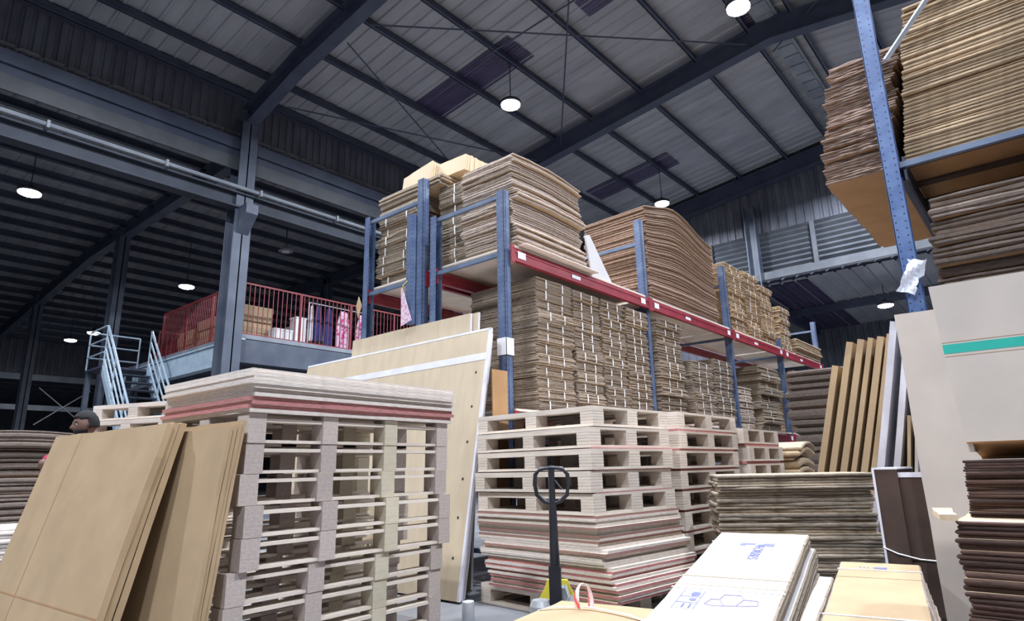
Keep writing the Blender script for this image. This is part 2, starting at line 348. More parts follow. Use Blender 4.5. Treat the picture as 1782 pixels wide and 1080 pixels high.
mb = MB(); mb.box(-9, 21, YV-0.28, YV+0.02, 7.30, 7.34); mb.box(-9, 21, YV-0.15, YV-0.12, 7.0, 7.3); mb.box(-9, 21, YV-0.28, YV+0.02, 6.96, 7.0)
struct('trim_4', mb.mesh('runway_beam', M['steel_deep']))
mb = MB(); mb.tube([(-9, YV-0.32, 7.42), (21, YV-0.32, 7.42)], 0.05, 8)
for k in range(14): mb.box(-8+k*2.1, -7.95+k*2.1, YV-0.40, YV-0.24, 7.34, 7.49)
struct('trim_5', mb.mesh('conduit', M['steel_light']))
# columns
def column(x, y, top, w_=0.30, d=0.42):
    mb = MB(); mb.box(x-w_/2, x+w_/2, y-d/2, y-d/2+0.03, 0, top); mb.box(x-w_/2, x+w_/2, y+d/2-0.03, y+d/2, 0, top); mb.box(x-0.015, x+0.015, y-d/2, y+d/2, 0, top)
    mb.box(x-w_/2-0.05, x+w_/2+0.05, y-d/2-0.05, y+d/2+0.05, 0, 0.03)
    return struct('column', mb.mesh('column', M['steel_mid']))
M['steel_mid'] = noisy('column_paint', (0.045, 0.055, 0.085), (0.075, 0.09, 0.12), (1, 1, 1), 2.0, 0.5)
for x in FR:
    column(x, YV, 9.4, 0.40, 0.45)
    column(x, 21.3, 8.6); column(x, 30.2, 8.2)
    mb = MB(); mb.prism([(YV-0.22, 6.35), (YV-0.62, 6.75), (YV-0.62, 6.98), (YV-0.22, 6.98)], x-0.14, x+0.14, axis='x')
    mb2 = MB(); mb2.box(x+0.14, x+0.30, YV-0.62, YV-0.55, 6.75, 7.3)
    struct('column', mb.mesh('column_corbel', M['steel_mid']))
# low aisle roof beyond the valley
zlow = lambda y: 9.0 if y < 24 else 9.0-0.085*(y-24)
struct('ceiling', ribbed(42, [(YV+0.1, zlow(14)), (24, 9.0), (38, zlow(38))], 0.4, 0.04).mesh('aisle_roof', M['roof']), (-12, 0, 0))
for k in range(21):
    y = 14.6+k*1.12; mb = MB(); z = zlow(y)-0.30
    mb.box(-12, 30, y-0.012, y+0.012, z, z+0.22); mb.box(-12, 30, y-0.10, y+0.012, z, z+0.015)
    struct('roof_beam', mb.mesh('aisle_purlin', M['steel']))
for x in FR + [28.3]:
    struct('roof_beam', ibeam_y(x, [(YV, 8.28), (24, 8.28), (38, zlow(38)-0.72)], 0.26, 0.45).mesh('aisle_girder', M['steel']))
# far side wall, clad above an opening with a further yard roof
struct('wall_left', ribwall(44, 6.1, 7.9, 0.3).mesh('side_cladding', M['cladding']), (-12, 38.0, 0))
mb = MB(); mb.box(-12, 32, 37.8, 37.95, 5.75, 6.05); mb.box(-12, 32, 37.75, 37.9, 4.3, 4.55)
struct('trim_6', mb.mesh('side_rails', M['steel_light']))
struct('ceiling', ribbed(44, [(38.1, 6.3), (50, 5.6)], 0.45, 0.05).mesh('yard_roof', M['roof']), (-12, 0, 0))
mb = MB(); mb.box(-12, 32, 50, 50.2, 0, 5.8); struct('wall_back', mb.mesh('yard_wall', M['cladding']))
for k in range(8):
    mb = MB(); mb.box(-12, 32, 38.8+k*1.4, 38.83+k*1.4, 5.95-k*0.08, 6.13-k*0.08); struct('roof_beam', mb.mesh('yard_purlin', M['steel']))
for (p, q) in [((8.6, 5.4), (10.8, 3.6)), ((10.8, 5.4), (8.6, 3.6))]:
    mb = MB(); mb.tube([(p[0], 37.7, p[1]), (q[0], 37.7, q[1])], 0.025, 6); struct('roof_beam', mb.mesh('side_bracing', M['galv']))
# end wall
XE = 21.0
ew = ribwall(21, 8.62, 12.0, 0.28, 0.04); me = ew.mesh('end_cladding', M['cladding'])
struct('wall_end', me, (XE+0.2, YV+0.4, 0), (0, 0, -PI/2))
mb = MB()
for k in range(8):
    z = 7.2+k*0.18; mb.add([(0, 0, z), (20.4, 0, z), (20.4, 0.09, z+0.09), (0, 0.09, z+0.09), (0, 0, z+0.18), (20.4, 0, z+0.18)], [(0, 1, 2, 3), (3, 2, 5, 4)])
struct('wall_end', mb.mesh('end_louvre', M['louvre']), (XE+0.12, YV+0.3, 0), (0, 0, -PI/2))
for y in (11.0, 8.35, 4.9, 3.0, 1.0, -2.0):
    mb = MB(); mb.box(XE, XE+0.1, y-0.07, y+0.07, 7.15, 8.62); struct('trim_7', mb.mesh('louvre_mullion', M['louvre']))
mb = MB(); mb.box(XE-0.1, XE+0.12, YW, 7.0, 6.92, 7.17); struct('beam', mb.mesh('opening_lintel', M['louvre']))
mb = MB(); mb.tube([(XE-0.12, YW, 6.86), (XE-0.12, 7.0, 6.86)], 0.035, 6)
for k in range(30): mb.tube([(XE-0.12, YW+k*0.45, 6.86), (XE-0.15, YW+k*0.45+0.1, 6.80)], 0.03, 5)
struct('trim_8', mb.mesh('lintel_cables', M['black']))
for y in (6.8, -3.0): column(XE-0.05, y, 9.6, 0.32, 0.36)
struct('wall_end', ribwall(6.8, 0, 7.2, 0.28, 0.04).mesh('end_cladding_low', M['cladding']), (XE+0.2, YV+0.4, 0), (0, 0, -PI/2))
# lean-to beyond the end wall
lt = ribbed(20.5, [(0, 6.85), (7.4, 6.45)], 0.42, 0.05)
struct('ceiling', lt.mesh('lean_to_roof', M['roof']), (XE+0.2, YV, 0), (0, 0, -PI/2))
struct('window_6', ribbed(1.7, [(0.2, 6.80), (7.2, 6.42)], 0.2, 0.02).mesh('window', M['sky']), (XE+0.2, 6.9, 0), (0, 0, -PI/2))
mb = MB(); mb.box(XE+3.6, XE+3.75, YW, 12, 6.35, 6.6); struct('roof_beam', mb.mesh('lean_to_purlin', M['steel']))
mb = MB(); mb.box(XE+0.2, XE+7.4, 6.9, 7.05, 6.2, 6.5); struct('roof_beam', mb.mesh('lean_to_rafter', M['steel']))
struct('wall_far_end', ribwall(21, 0, 6.6, 0.3, 0.04).mesh('far_cladding', M['cladding']), (XE+7.4, YV, 0), (0, 0, -PI/2))
struct('wall_aisle_end', ribwall(40, 0, 9.0, 0.3).mesh('aisle_end_cladding', M['cladding']), (30.0, 52.0, 0), (0, 0, -PI/2))
# walls behind the camera
mb = MB(); mb.box(-9.2, -9, YW, 50, 0, 12); struct('wall_rear', mb.mesh('rear_wall', M['cladding']))
mb = MB(); mb.box(-9, 30, YW-0.2, YW, 0, 10.3); struct('wall_right', mb.mesh('side_wall', M['cladding']))
# ------------------------------------------------------------------ lamps
def lamp_tree():
    t = thing('high_bay_lamp', 'x', 'lamp')
    b = MB(); b.lathe([(0.02, 0.20), (0.05, 0.19), (0.07, 0.12), (0.20, 0.10), (0.25, 0.06), (0.255, 0.0), (0.235, -0.01)], 24); obj('housing', smooth(b.mesh('lamp_housing', M['lamp_body'])), t)
    b = MB(); b.lathe([(0.23, -0.012), (0.225, -0.045), (0.16, -0.075), (0.01, -0.08)][::-1], 24); obj('lens', smooth(b.mesh('lamp_lens', M['lamp'])), t)
    return t
lamps = [lamp_tree()]
for _ in range(len(HIGH)+len(LOW)-1): lamps.append(copy_tree(lamps[0]))
LL = {0: 'lit round high bay lamp hanging under the dark roof light strip', 1: 'lit high bay lamp just above the peaked reddish carton pile', 2: 'lit high bay lamp half hidden beside the overhanging carton pile on the tall rack',
      3: 'lit high bay lamp near the roof ridge at the picture top edge'}
LL2 = {0: 'lit lamp under the low aisle roof, beside the big column and alone', 1: 'lit lamp above the red mezzanine railing', 2: 'small lit lamp beyond the stairs, higher of the two close together', 3: 'small lit lamp beyond the stairs, lower of the two close together',
       5: 'lit lamp under the lean-to roof seen through the end wall opening', 7: 'tiny lit lamp far off under the yard roof beside the dark column'}
for kind, lst, labs in (('h', HIGH, LL), ('l', LOW, LL2)):
    for i, (x, y, z) in enumerate(lst):
        t = lamps.pop()
        t.location = (x, y, z)
        t['label'] = labs.get(i, 'lit high bay lamp of the roof grid over the camera side aisle')
        t['group'] = 'high bay lamps'
        ztop = (zroof(y)-0.01 if kind == 'h' else (zlow(y)-0.03 if y < 38 and x < 21 else (6.68 if x > 21 else 5.93)))
        b = MB(); b.tube([(0, 0, 0.19), (0, 0, max(0.3, ztop-z))], 0.012, 6); obj('cord', b.mesh('lamp_cord', M['black']), t)
        disk_light('lamp_light', (0, 0, -0.09), LAMP_W if kind == 'h' else LAMP_W*0.22, t)
t = thing('pendant_lamp', 'unlit lamp hanging below the low aisle roof beside the big column', 'lamp', (9.3, 16.6, 7.45))
b = MB(); b.lathe([(0.02, 0.22), (0.06, 0.2), (0.10, 0.12), (0.22, 0.0), (0.21, -0.01)], 20); obj('lamp_shade', smooth(b.mesh('dead_lamp_shade', M['steel_light'])), t)
b = MB(); b.tube([(0, 0, 0.2), (0, 0, 1.54)], 0.015, 6); obj('cord', b.mesh('dead_lamp_cord', M['black']), t)
b = MB(); b.lathe([(0.01, -0.02), (0.18, -0.005), (0.18, 0.0)], 20); obj('lens', b.mesh('dead_lamp_lens', M['label']), t)
# ------------------------------------------------------------------ pallets
def pallet_face4(L, W, H=0.1435):
    """four post pallet: posts run the full height at the long face, boards between them"""
    t = thing('pallet', 'x', 'pallet'); bw = 0.095
    xs = [0, (L-bw)/3, 2*(L-bw)/3, L-bw]
    bm = MB(); bm.box(0, bw, 0, 0.10, 0, H-0.002); me = bm.mesh('pallet_post', M['pine_b']); me2 = me.copy(); me2.materials[0] = M['pine_c']
    for x in xs:
        for y in (0, W/2-0.05, W-0.10): obj('block', me if random.random() < 0.6 else me2, t, (x, y, 0))
    for y in (0.012, W/2-0.05, W-0.11):
        b = MB(); b.box(0.004, L-0.004, y, y+0.085, 0.001, 0.016); obj('bottom_board', b.mesh('pallet_bottom_board', M['pine']), t)
    for y in (0.006, W/2-0.045, W-0.105):
        b = MB(); b.box(0.004, L-0.004, y, y+0.09, 0.102, 0.119); obj('top_board', b.mesh('pallet_top_board', M['pine']), t)
    return t
def pallet_block9(Lx, Ly, H=0.144, base_y=True, red=False):
    """block pallet: nine blocks, boards below and above, a plywood deck"""
    t = thing('pallet', 'x', 'pallet')
    bl = MB(); bl.box(0, 0.13, 0, 0.11, 0.018, 0.106)
    for k in range(4): bl.box(-0.0015, 0.1315, -0.0015, 0.1115, 0.024+k*0.021, 0.039+k*0.021)
    me = bl.mesh('pallet_block', M['pine'])
    for x in (0.002, Lx/2-0.065, Lx-0.132):
        for y in (0.002, Ly/2-0.055, Ly-0.112): obj('block', me, t, (x, y, 0))
    b = MB(); b.box(0, 0.13, 0, Ly, 0, 0.018); me = b.mesh('pallet_bottom_board', M['pine'])
    for x in (0, Lx/2-0.065, Lx-0.13): obj('bottom_board', me, t, (x, 0, 0))
    b = MB(); b.box(0.13, Lx/2-0.065, 0, 0.11, 0.0, 0.018); b.box(Lx/2+0.065, Lx-0.13, 0, 0.11, 0, 0.018); me = b.mesh('pallet_cross_board', M['pine'])
    obj('bottom_board', me, t); obj('bottom_board', me, t, (0, Ly-0.11, 0))
    b = MB(); b.box(0, 0.13, 0, Ly, 0.106, 0.126); me = b.mesh('pallet_stringer', M['pine'])
    for x in (0, Lx/2-0.065, Lx-0.13): obj('stringer', me, t, (x, 0, 0))
    b = MB()
    n = 6; g = 0.012; wd = (Ly-g*(n-1))/n
    b.box(0, Lx, 0, Ly, 0.126, H-0.001)
    obj('deck', b.mesh('pallet_deck', [M['pine'], M['ply_edge']]), t)
    return t
def stack(proto, n, x, y, yaw, z0, pitch, offs, lab, group, rng, used=[]):
    res = []
    for k in range(n):
        t = proto if proto.name not in used else copy_tree(proto)
        used.append(t.name)
        dx, dy = offs[k] if k < len(offs) else (0, 0)
        c, s_ = math.cos(yaw), math.sin(yaw)
        t.location = (x+dx*c-dy*s_, y+dx*s_+dy*c, z0+k*pitch); t.rotation_euler = (0, 0, yaw+rng.uniform(-0.008, 0.008))
        t['label'] = 'pale wooden pallet, %s in %s' % (nth(n-1-k, n), lab); t['group'] = group; res.append(t)
    return res
random.seed(5); RG = random.Random(11)
YA = math.radians(2.0)
# stack A: tall four-post pallet tower under the plywood sheets
stack(pallet_face4(1.36, 0.86), 9, 1.51, 2.93, YA, 0.0, 0.1437, [(-.06, .0), (-.055, .0), (-.05, .0), (-.045, .0), (.0, -.02), (0.005, -.02), (-.02, .0), (-.0, .005), (0, 0)],
      'the near tower topped by plywood with red edges', 'pallets of the near tower', RG)
def ply_sheets(n, x, y, yaw, z0, L, W, t, mats, off, lab, group, name='plywood_sheet', jit=0.012, rng=RG, gap=0.0):
    protos = {}; z = z0
    for k in range(n):
        mt = mats(k); key = (mt,)
        if key not in protos:
            b = MB(); b.sheet(L, W, t, 6, 6, lambda u, v: 0.0, 0, 1, 0.002, rng); protos[key] = b.mesh('plywood_sheet', [M['pine'], M[mt]])
        dx, dy, da = off(k); dx += rng.uniform(-jit, jit); dy += rng.uniform(-jit, jit); c, s_ = math.cos(yaw), math.sin(yaw)
        red = {'ply_red': 'red edged ', 'ply_brown': 'brown edged '}.get(mt, 'pale ')
        obj(name, protos[key], None, (x+dx*c-dy*s_, y+dx*s_+dy*c, z), (0, 0, yaw+da), '%splywood sheet, %s in %s' % (red, nth(n-1-k, n), lab), 'plywood', group)
        z += t+gap
    return z
ply_sheets(11, 1.50, 2.90, YA, 9*0.1437, 1.39, 0.92, 0.0185, lambda k: 'ply_red' if k in (1, 2, 3) else 'ply_edge', lambda k: (-0.02*(k > 6), -0.015*(k > 5)+0.006*(k < 3), 0),
           'the pile on the near pallet tower', 'plywood on the near pallet tower', gap=0.0005)
# stack M: plywood on a pallet with five pallets on top
YM = math.radians(-5.9)
ply_rng = random.Random(4)
stack(pallet_block9(1.0, 1.2), 1, 3.77, 2.47, YM, 0.0, 0.144, [(0, 0)], 'stack beside pallet jack, lowest pallet under the plywood', 'pallets of the middle stack', RG)
def mm(k):
    if k < 11: return 'ply_red' if k % 2 == 0 else 'ply_edge'
    if k < 15: return 'ply_edge'
    if k < 19: return 'ply_brown' if k in (16,) else 'ply_edge'
    return 'ply_brown' if k in (20, 22, 25, 29) else 'ply_edge'
zt = ply_sheets(30, 3.74, 2.45, YM, 0.146, 1.03, 1.22, 0.0178, mm, lambda k: (0.0, -0.15+0.005*k if k < 12 else (-0.05 if k < 18 else (0.0 if k < 27 else 0.01)), 0.0), 'the pile behind the pallet jack', 'plywood behind the pallet jack', jit=0.02, rng=ply_rng)
pm = [(-.01, 0), (-.03, .0), (-.02, -.01), (0.0, .02)]
stack(pallet_block9(1.0, 1.2), 4, 3.755, 2.47, YM, zt+0.002, 0.151, pm, 'the stack above the plywood behind the jack', 'pallets of the middle stack', RG)
ib = MB(); ib.box(0.02, 0.98, -0.03, 0.09, 0, 0.0065); imesh = ib.mesh('packing_strip', M['ply_red'])
for k in range(3):
    for yy in (0.03, 1.1):
        obj('packing_strip', imesh, None, (3.755-math.sin(YM)*yy, 2.47+math.cos(YM)*yy, zt+0.002+0.1442+k*0.151), (0, 0, YM), 'thin red %s strip between stacked pallets behind the jack, %s' % ('front' if yy < 0.5 else 'back', nth(2-k, 3)), 'packing strip', 'packing strips')
stack(pallet_block9(1.0, 1.2), 1, 3.82, 2.49, YM+0.03, zt+0.002+4*0.151, 0.15, [(0, 0)], 'stack behind the jack, resting crooked as its highest', 'pallets of the middle stack', RG)
# stack S and stack T
stack(pallet_block9(1.25, 1.1), 9, 4.96, 2.40, 0.0, 0.0, 0.1625, [(0, .05), (-.02, .02), (-.01, 0), (.0, 0), (-.01, 0), (-.02, 0), (-.03, -.01), (.03, .0), (.05, .02)], 'the bare stack between the jack stack and rack', 'pallets of the bare stacks', RG)
ib = MB(); ib.box(0.02, 1.2, 0.0, 0.1, 0, 0.018); im2 = ib.mesh('packing_strip', M['ply_red'])
for k in range(8):
    for yy in (2.42, 3.35): obj('packing_strip', im2, None, (4.97, yy, 0.1442+k*0.1625), (0, 0, 0), 'red %s strip in the bare pallet stack before the rack, %s' % ('front' if yy < 3 else 'back', nth(7-k, 8)), 'packing strip', 'packing strips')
stack(pallet_block9(1.02, 1.05), 8, 6.30, 2.33, 0.0, 0.0, 0.171, [(.0, 0), (.0, .0), (0, 0), (.0, 0), (.02, 0), (.02, 0), (.03, 0), (-.02, .02)], 'the farther bare stack behind the olive carton pile', 'pallets of the bare stacks', RG)
ib = MB(); ib.box(0.0, 1.0, 0.0, 0.1, 0, 0.0265); im3 = ib.mesh('packing_strip', M['ply_red'])
for k in range(7):
    for yy in (2.36, 3.22): obj('packing_strip', im3, None, (6.31, yy, 0.1442+k*0.171), (0, 0, 0), 'red %s strip in the farther pallet stack, %s' % ('front' if yy < 3 else 'back', nth(6-k, 7)), 'packing strip', 'packing strips')
# stack behind the near tower
stack(pallet_block9(1.0, 1.0), 11, 2.33, 5.93, math.radians(21), 0.0, 0.152, [(0, 0)]*9+[(-.01, .0), (0.03, -.02)], 'the stack behind the near tower below the stairs', 'pallets of the stack below the stairs', RG)
ib = MB(); ib.box(0.02, 0.98, 0.0, 0.1, 0, 0.0075); im4 = ib.mesh('packing_strip', M['ply_red'])
for k in range(10):
    for yy in (0.02, 0.88): obj('packing_strip', im4, None, (2.33-math.sin(math.radians(21))*yy, 5.93+math.cos(math.radians(21))*yy, 0.1442+k*0.152), (0, 0, math.radians(21)), 'red %s strip in the pallet stack below the stairs, %s' % ('front' if yy < 0.5 else 'back', nth(9-k, 10)), 'packing strip', 'packing strips')
# ------------------------------------------------------------------ racks
def upright(x, y, top, mat, z0=0.0, face=-1):
    b = MB()
    b.box(x-0.045, x+0.045, y-0.045, y-0.030, z0, top)
    return b
def rack_frame(name, x, y0, y1, top, mat, braces, label, group, diag=True, tops=None):
    """ladder frame: two uprights joined by braces; the frame stands across the row"""
    t = thing('rack_ladder', label, 'rack upright', (x, y0, 0), (0, 0, 0), group)
    for i, yy in enumerate((0.0, y1-y0)):
        tp = (tops[i] if tops else top); b = MB(); s = 0.046
        # channel: web and two lipped flanges
        b.box(-s, -s+0.004, -s, s, 0, tp); b.box(s-0.004, s, -s, s, 0, tp)
        if i == 0: b.box(-s, s, -s, -s+0.004, 0, tp); b.box(-s*0.35, s*0.35, -s-0.006, -s, 0, tp)
        else: b.box(-s, s, s-0.004, s, 0, tp); b.box(-s*0.35, s*0.35, s, s+0.006, 0, tp)
        o = obj('upright', b.mesh('rack_upright', M[mat]), t, (0, yy, 0))
        b = MB(); b.box(-0.07, 0.07, -0.06, 0.06, 0, 0.008); obj('foot_plate', b.mesh('rack_foot', M['blue_plain']), o)
    for z in braces:
        b = MB(); b.box(-0.018, 0.018, 0.0, y1-y0, z-0.02, z+0.02); obj('brace', b.mesh('rack_brace', M['blue_plain']), t)
    if diag:
        for z0, z1 in zip(braces[:-1], braces[1:]):
            if z1-z0 > 1.4: continue
            b = MB(); b.tube([(0, 0.02, z0+0.06), (0, y1-y0-0.02, z1-0.06)], 0.012, 4); obj('diagonal_brace', b.mesh('rack_diagonal', M['blue_plain']), t)
    return t
ZB = 2.94
F1 = [(4.37, 3.765, 4.72, 3.66, 3.66), (7.12, 3.765, 4.72, 4.17, 3.9), (9.86, 3.765, 4.72, 4.17, 4.17), (12.35, 3.765, 4.72, 3.30, 3.3), (14.95, 3.765, 4.72, 4.05, 4.05)]
FN = ['at the near end of the long rack', 'second along the long rack between the two tall carton piles', 'third along the long rack past the reddish pile', 'fourth along the long rack, short', 'at the far end of the long rack']
for (x, y0, y1, t0, t1), ln in zip(F1, FN):
    rack_frame('rack_frame', x, y0, y1, t0, 'rack_blue', [0.3, 1.38, ZB+0.08 if x < 5 else 2.96, 3.62 if x < 5 else 3.85] if x != 12.35 else [0.3, 1.38, 2.96], 'blue perforated rack frame ' + ln, 'rack frames', False, (t0, t1))
# back-to-back second row
for (x, t0, t1), ln in zip([(4.37, 4.17, 3.98), (7.12, 4.1, 4.1), (9.86, 4.1, 4.1)], ['back row frame holding the grey strapped bundles', 'back row frame second along', 'back row frame third along']):
    rack_frame('rack_frame', x, 4.93, 5.88, t0, 'rack_blue', [0.3, 1.38, ZB+0.08, 3.92], 'blue rack ' + ln, 'rack frames', False, (t0, t1))
# short blue splice post seen before the back row
b = MB(); b.box(-0.04, 0.04, -0.045, 0.045, 2.52, 3.76); t = obj('rack_post', b.mesh('splice_post', M['rack_blue']), None, (4.311, 5.04, 0), label='shorter blue perforated post in front of the back row frame', cat='rack post')
def beam(x0, x1, y, z, label, group, lab_side=-1, stickers=True):
    mred = M['steel'] if 'dark blue' in label else M['red']
    t = thing('rack_beam', label, 'rack beam', (x0+0.05, y, z), (0, 0, 0), group); L = x1-x0-0.1
    b = MB(); b.box(0, L, -0.024, 0.02, 0, 0.125); b.box(0, L, -0.03, -0.02, 0.088, 0.125); b.box(0, L, -0.03, -0.02, 0, 0.03); obj('bar', b.mesh('beam_bar', mred), t)
    for xx in (-0.05, L):
        b = MB(); b.box(xx, xx+0.05, -0.034, -0.02, -0.02, 0.15); obj('end_bracket', b.mesh('beam_bracket', mred), t)
    if stickers:
        for xx, ww in ((0.05, 0.12), (L-0.2, 0.11), (L*0.36, 0.16)):
            b = MB(); b.box(xx, xx+ww, -0.0315, -0.030, 0.035, 0.105 if ww < 0.15 else 0.075); obj('sticker', b.mesh('beam_sticker', M['label']), t)
    return t
XS = [f[0] for f in F1]
BN = ['first bay', 'second bay', 'third bay', 'fourth bay']
for i in range(4):
    beam(XS[i]+0.0, XS[i+1], 3.70, ZB, 'red upper beam of the long rack at the front of its %s' % BN[i], 'red rack beams')
    beam(XS[i], XS[i+1], 4.76, ZB, 'red upper beam of the long rack at the back of its %s' % BN[i], 'red rack beams', stickers=False)
    beam(XS[i], XS[i+1], 3.70, 1.36, 'red lower beam of the long rack at the front of its %s' % BN[i], 'red rack beams')
    beam(XS[i], XS[i+1], 4.76, 1.36, 'red lower beam of the long rack at the back of its %s' % BN[i], 'red rack beams', stickers=False)
for i in range(2):
    for y in (4.90, 5.92):
        for z, nm in ((ZB, 'upper'), (1.36, 'lower')): beam(XS[i], XS[i+1], y, z, 'red %s beam of the back row, %s side of its %s' % (nm, 'near' if y < 5 else 'far', BN[i]), 'red rack beams', stickers=False)
def shelf_board(x0, x1, y0, y1, z, label, mat='pine'):
    b = MB(); b.sheet(x1-x0, y1-y0, 0.022, 8, 3, lambda u, v: 0.0, 0, 1, 0.003, RG)
    return obj('shelf_board', b.mesh('shelf_board', [M['kraft_light'] if mat == 'k' else M['pine'], M['pine']]), None, (x0, y0, z), (0, 0, 0), label, 'shelf board', 'shelf boards')
for i in range(4):
    shelf_board(XS[i]+0.06, XS[i+1]-0.06, 3.705, 4.75, ZB+0.152, 'plywood deck on the upper beams in the %s of the long rack' % BN[i])
    shelf_board(XS[i]+0.06, XS[i+1]-0.06, 3.705, 4.75, 1.512, 'plywood deck on the lower beams in the %s of the long rack' % BN[i])
for i in range(2):
    for z, nm in ((ZB+0.152, 'upper'), (1.512, 'lower')): shelf_board(XS[i]+0.06, XS[i+1]-0.06, 4.90, 5.93, z, 'plywood deck on the %s beams in the %s of the back row' % (nm, BN[i]))
ZD = ZB+0.175; ZL = 1.535
# first post: wrapped white label
b = MB(); b.box(-0.058, 0.058, -0.060, -0.056, 0, 0.16); b.box(-0.058, 0.058, 0.054, 0.058, 0, 0.16); b.box(-0.058, -0.052, -0.060, 0.058, 0, 0.16); b.box(0.052, 0.058, -0.060, 0.058, 0, 0.16); obj('wrapped_label', b.mesh('wrapped_label', M['label']), None, (4.37, 3.765, 2.02), (0, 0.0, 0.0), 'white paper wrapped around the near blue post of the long rack', 'paper label')
# ------------------------------------------------------------------ piles of folded cartons
MASS = MB()      # the many small far cartons, past the three hundred that show largest
def pile(n, x, y, yaw, L, W, z0, z1, faces, edge, lab, group, bend=None, grp=5, gj=0.03, jit=0.012, crush=0.006, rng=RG, tvar=0.25, label_fn=None, name='folded_carton', lean=(0, 0), top=None, mass=False):
    H = z1-z0; ts = [rng.uniform(1-tvar, 1+tvar) for _ in range(n)]; sc = H/sum(ts); ts = [t*sc for t in ts]
    z = 0.0; gx = gy = 0.0; meshes = []; out = []
    c, s_ = math.cos(yaw), math.sin(yaw); share = bend is None
    cnt = 0
    for k in range(n):
        if k % grp == 0: gx, gy = rng.uniform(-gj, gj), rng.uniform(-gj, gj)
        t = ts[k]*(0.985 if share else 0.90)
        h = z/H
        dx = gx + rng.uniform(-jit, jit) + lean[0]*h; dy = gy + rng.uniform(-jit, jit) + lean[1]*h
        fz = (lambda u, v, h=h, a_=dx/L, b_=dy/W: bend(u+a_, v+b_, h)) if bend else (lambda u, v: 0.0)
        if share and len(meshes) >= 5: me = meshes[k % 5]; zs = t/me['t']
        else:
            b = MB(); b.sheet(L, W, t, 10, 6, fz, 0, 1, crush, rng, 0.35); me = b.mesh('folded_carton', [M[faces if not (top and k == n-1) else top], M[edge]]); me['t'] = t; zs = 1.0
            if share: meshes.append(me)
        if mass:
            mtx = Matrix.Translation((x+dx*c-dy*s_, y+dx*s_+dy*c, z0+z)) @ Matrix.Rotation(yaw, 4, 'Z') @ Matrix.Diagonal((1, 1, zs, 1))
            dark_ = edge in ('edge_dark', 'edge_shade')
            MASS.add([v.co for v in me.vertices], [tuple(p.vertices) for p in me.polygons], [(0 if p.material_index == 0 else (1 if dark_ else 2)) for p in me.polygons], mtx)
            z += ts[k]; continue
        o = obj(name, me, None, (x+dx*c-dy*s_, y+dx*s_+dy*c, z0+z), (0, 0, yaw+(rng.uniform(-0.01, 0.01) if share else 0)), '%s, %s' % (lab, nth(n-1-k, n)), 'carton', group, scale=(1, 1, zs) if zs != 1.0 else None)
        out.append(o); z += ts[k]
    return out
# pile W: the tallest on the first bay
def bend_w(u, v, h): return 0.05*h*(math.sin(PI*u)*0.8 - 0.4*u) + 0.003*math.sin(9*h*PI)*(u-0.5)
pile(40, 4.46, 3.70, 0.0, 1.20, 0.70, ZD+0.016, 4.10, 'kraft', 'edge_pale', 'flat carton of the tall pile in the first bay', 'cartons of the first bay pile', bend=bend_w, grp=4, gj=0.035, jit=0.015, rng=random.Random(21), tvar=0.45)
# pile R: reddish, peaked, in the second bay
def bend_r(u, v, h): return h*(0.26*math.exp(-((u-0.42)/0.34)**2) - 0.03*v) - h*0.05*max(0, u-0.8)
pile(40, 7.24, 3.70, 0.0, 2.18, 0.98, ZD, 4.36, 'kraft', 'edge_red', 'reddish carton of the peaked pile in the second bay', 'cartons of the second bay pile', bend=bend_r, grp=8, gj=0.03, jit=0.02, rng=random.Random(22), tvar=0.3)
# pale board leaning between the two piles
b = MB(); b.prism([(0, 0), (0.42, 0), (0.10, 0.55), (0.0, 0.52)], 0, 0.02); obj('offcut_board', b.mesh('offcut_board', M['white_board']), None, (5.88, 3.73, ZD+0.004), (math.radians(-8), 0, 0), 'pale tapering board leaning between the two tall carton piles', 'board')
b = MB(); b.prism([(0, 0), (0.36, 0), (0.10, 0.50), (0.04, 0.48)], 0, 0.02); obj('offcut_board', b.mesh('offcut_board_b', M['kraft_light']), None, (6.02, 3.79, ZD+0.004), (math.radians(-8), 0, 0), 'second tapering board just behind the pale leaning one', 'board')
b = MB(); b.sheet(1.3, 0.3, 0.012, 6, 2, lambda u, v: 0, 0, 1, 0.004, RG)
obj('loose_board', b.mesh('loose_board', [M['pine'], M['ply_edge']]), None, (4.52, 3.60, ZD+0.0), (0, 0, 0.0), 'thin board sticking out under the first bay carton pile', 'board')
# far end: a low slanted pile
pile(9, 13.16, 3.66, 0.0, 1.7, 0.8, ZD, ZD+0.30, 'kraft', 'edge_tan', 'flat carton of the low pile at the rack far end', 'cartons of the low far pile', mass=True, grp=3, rng=random.Random(30))
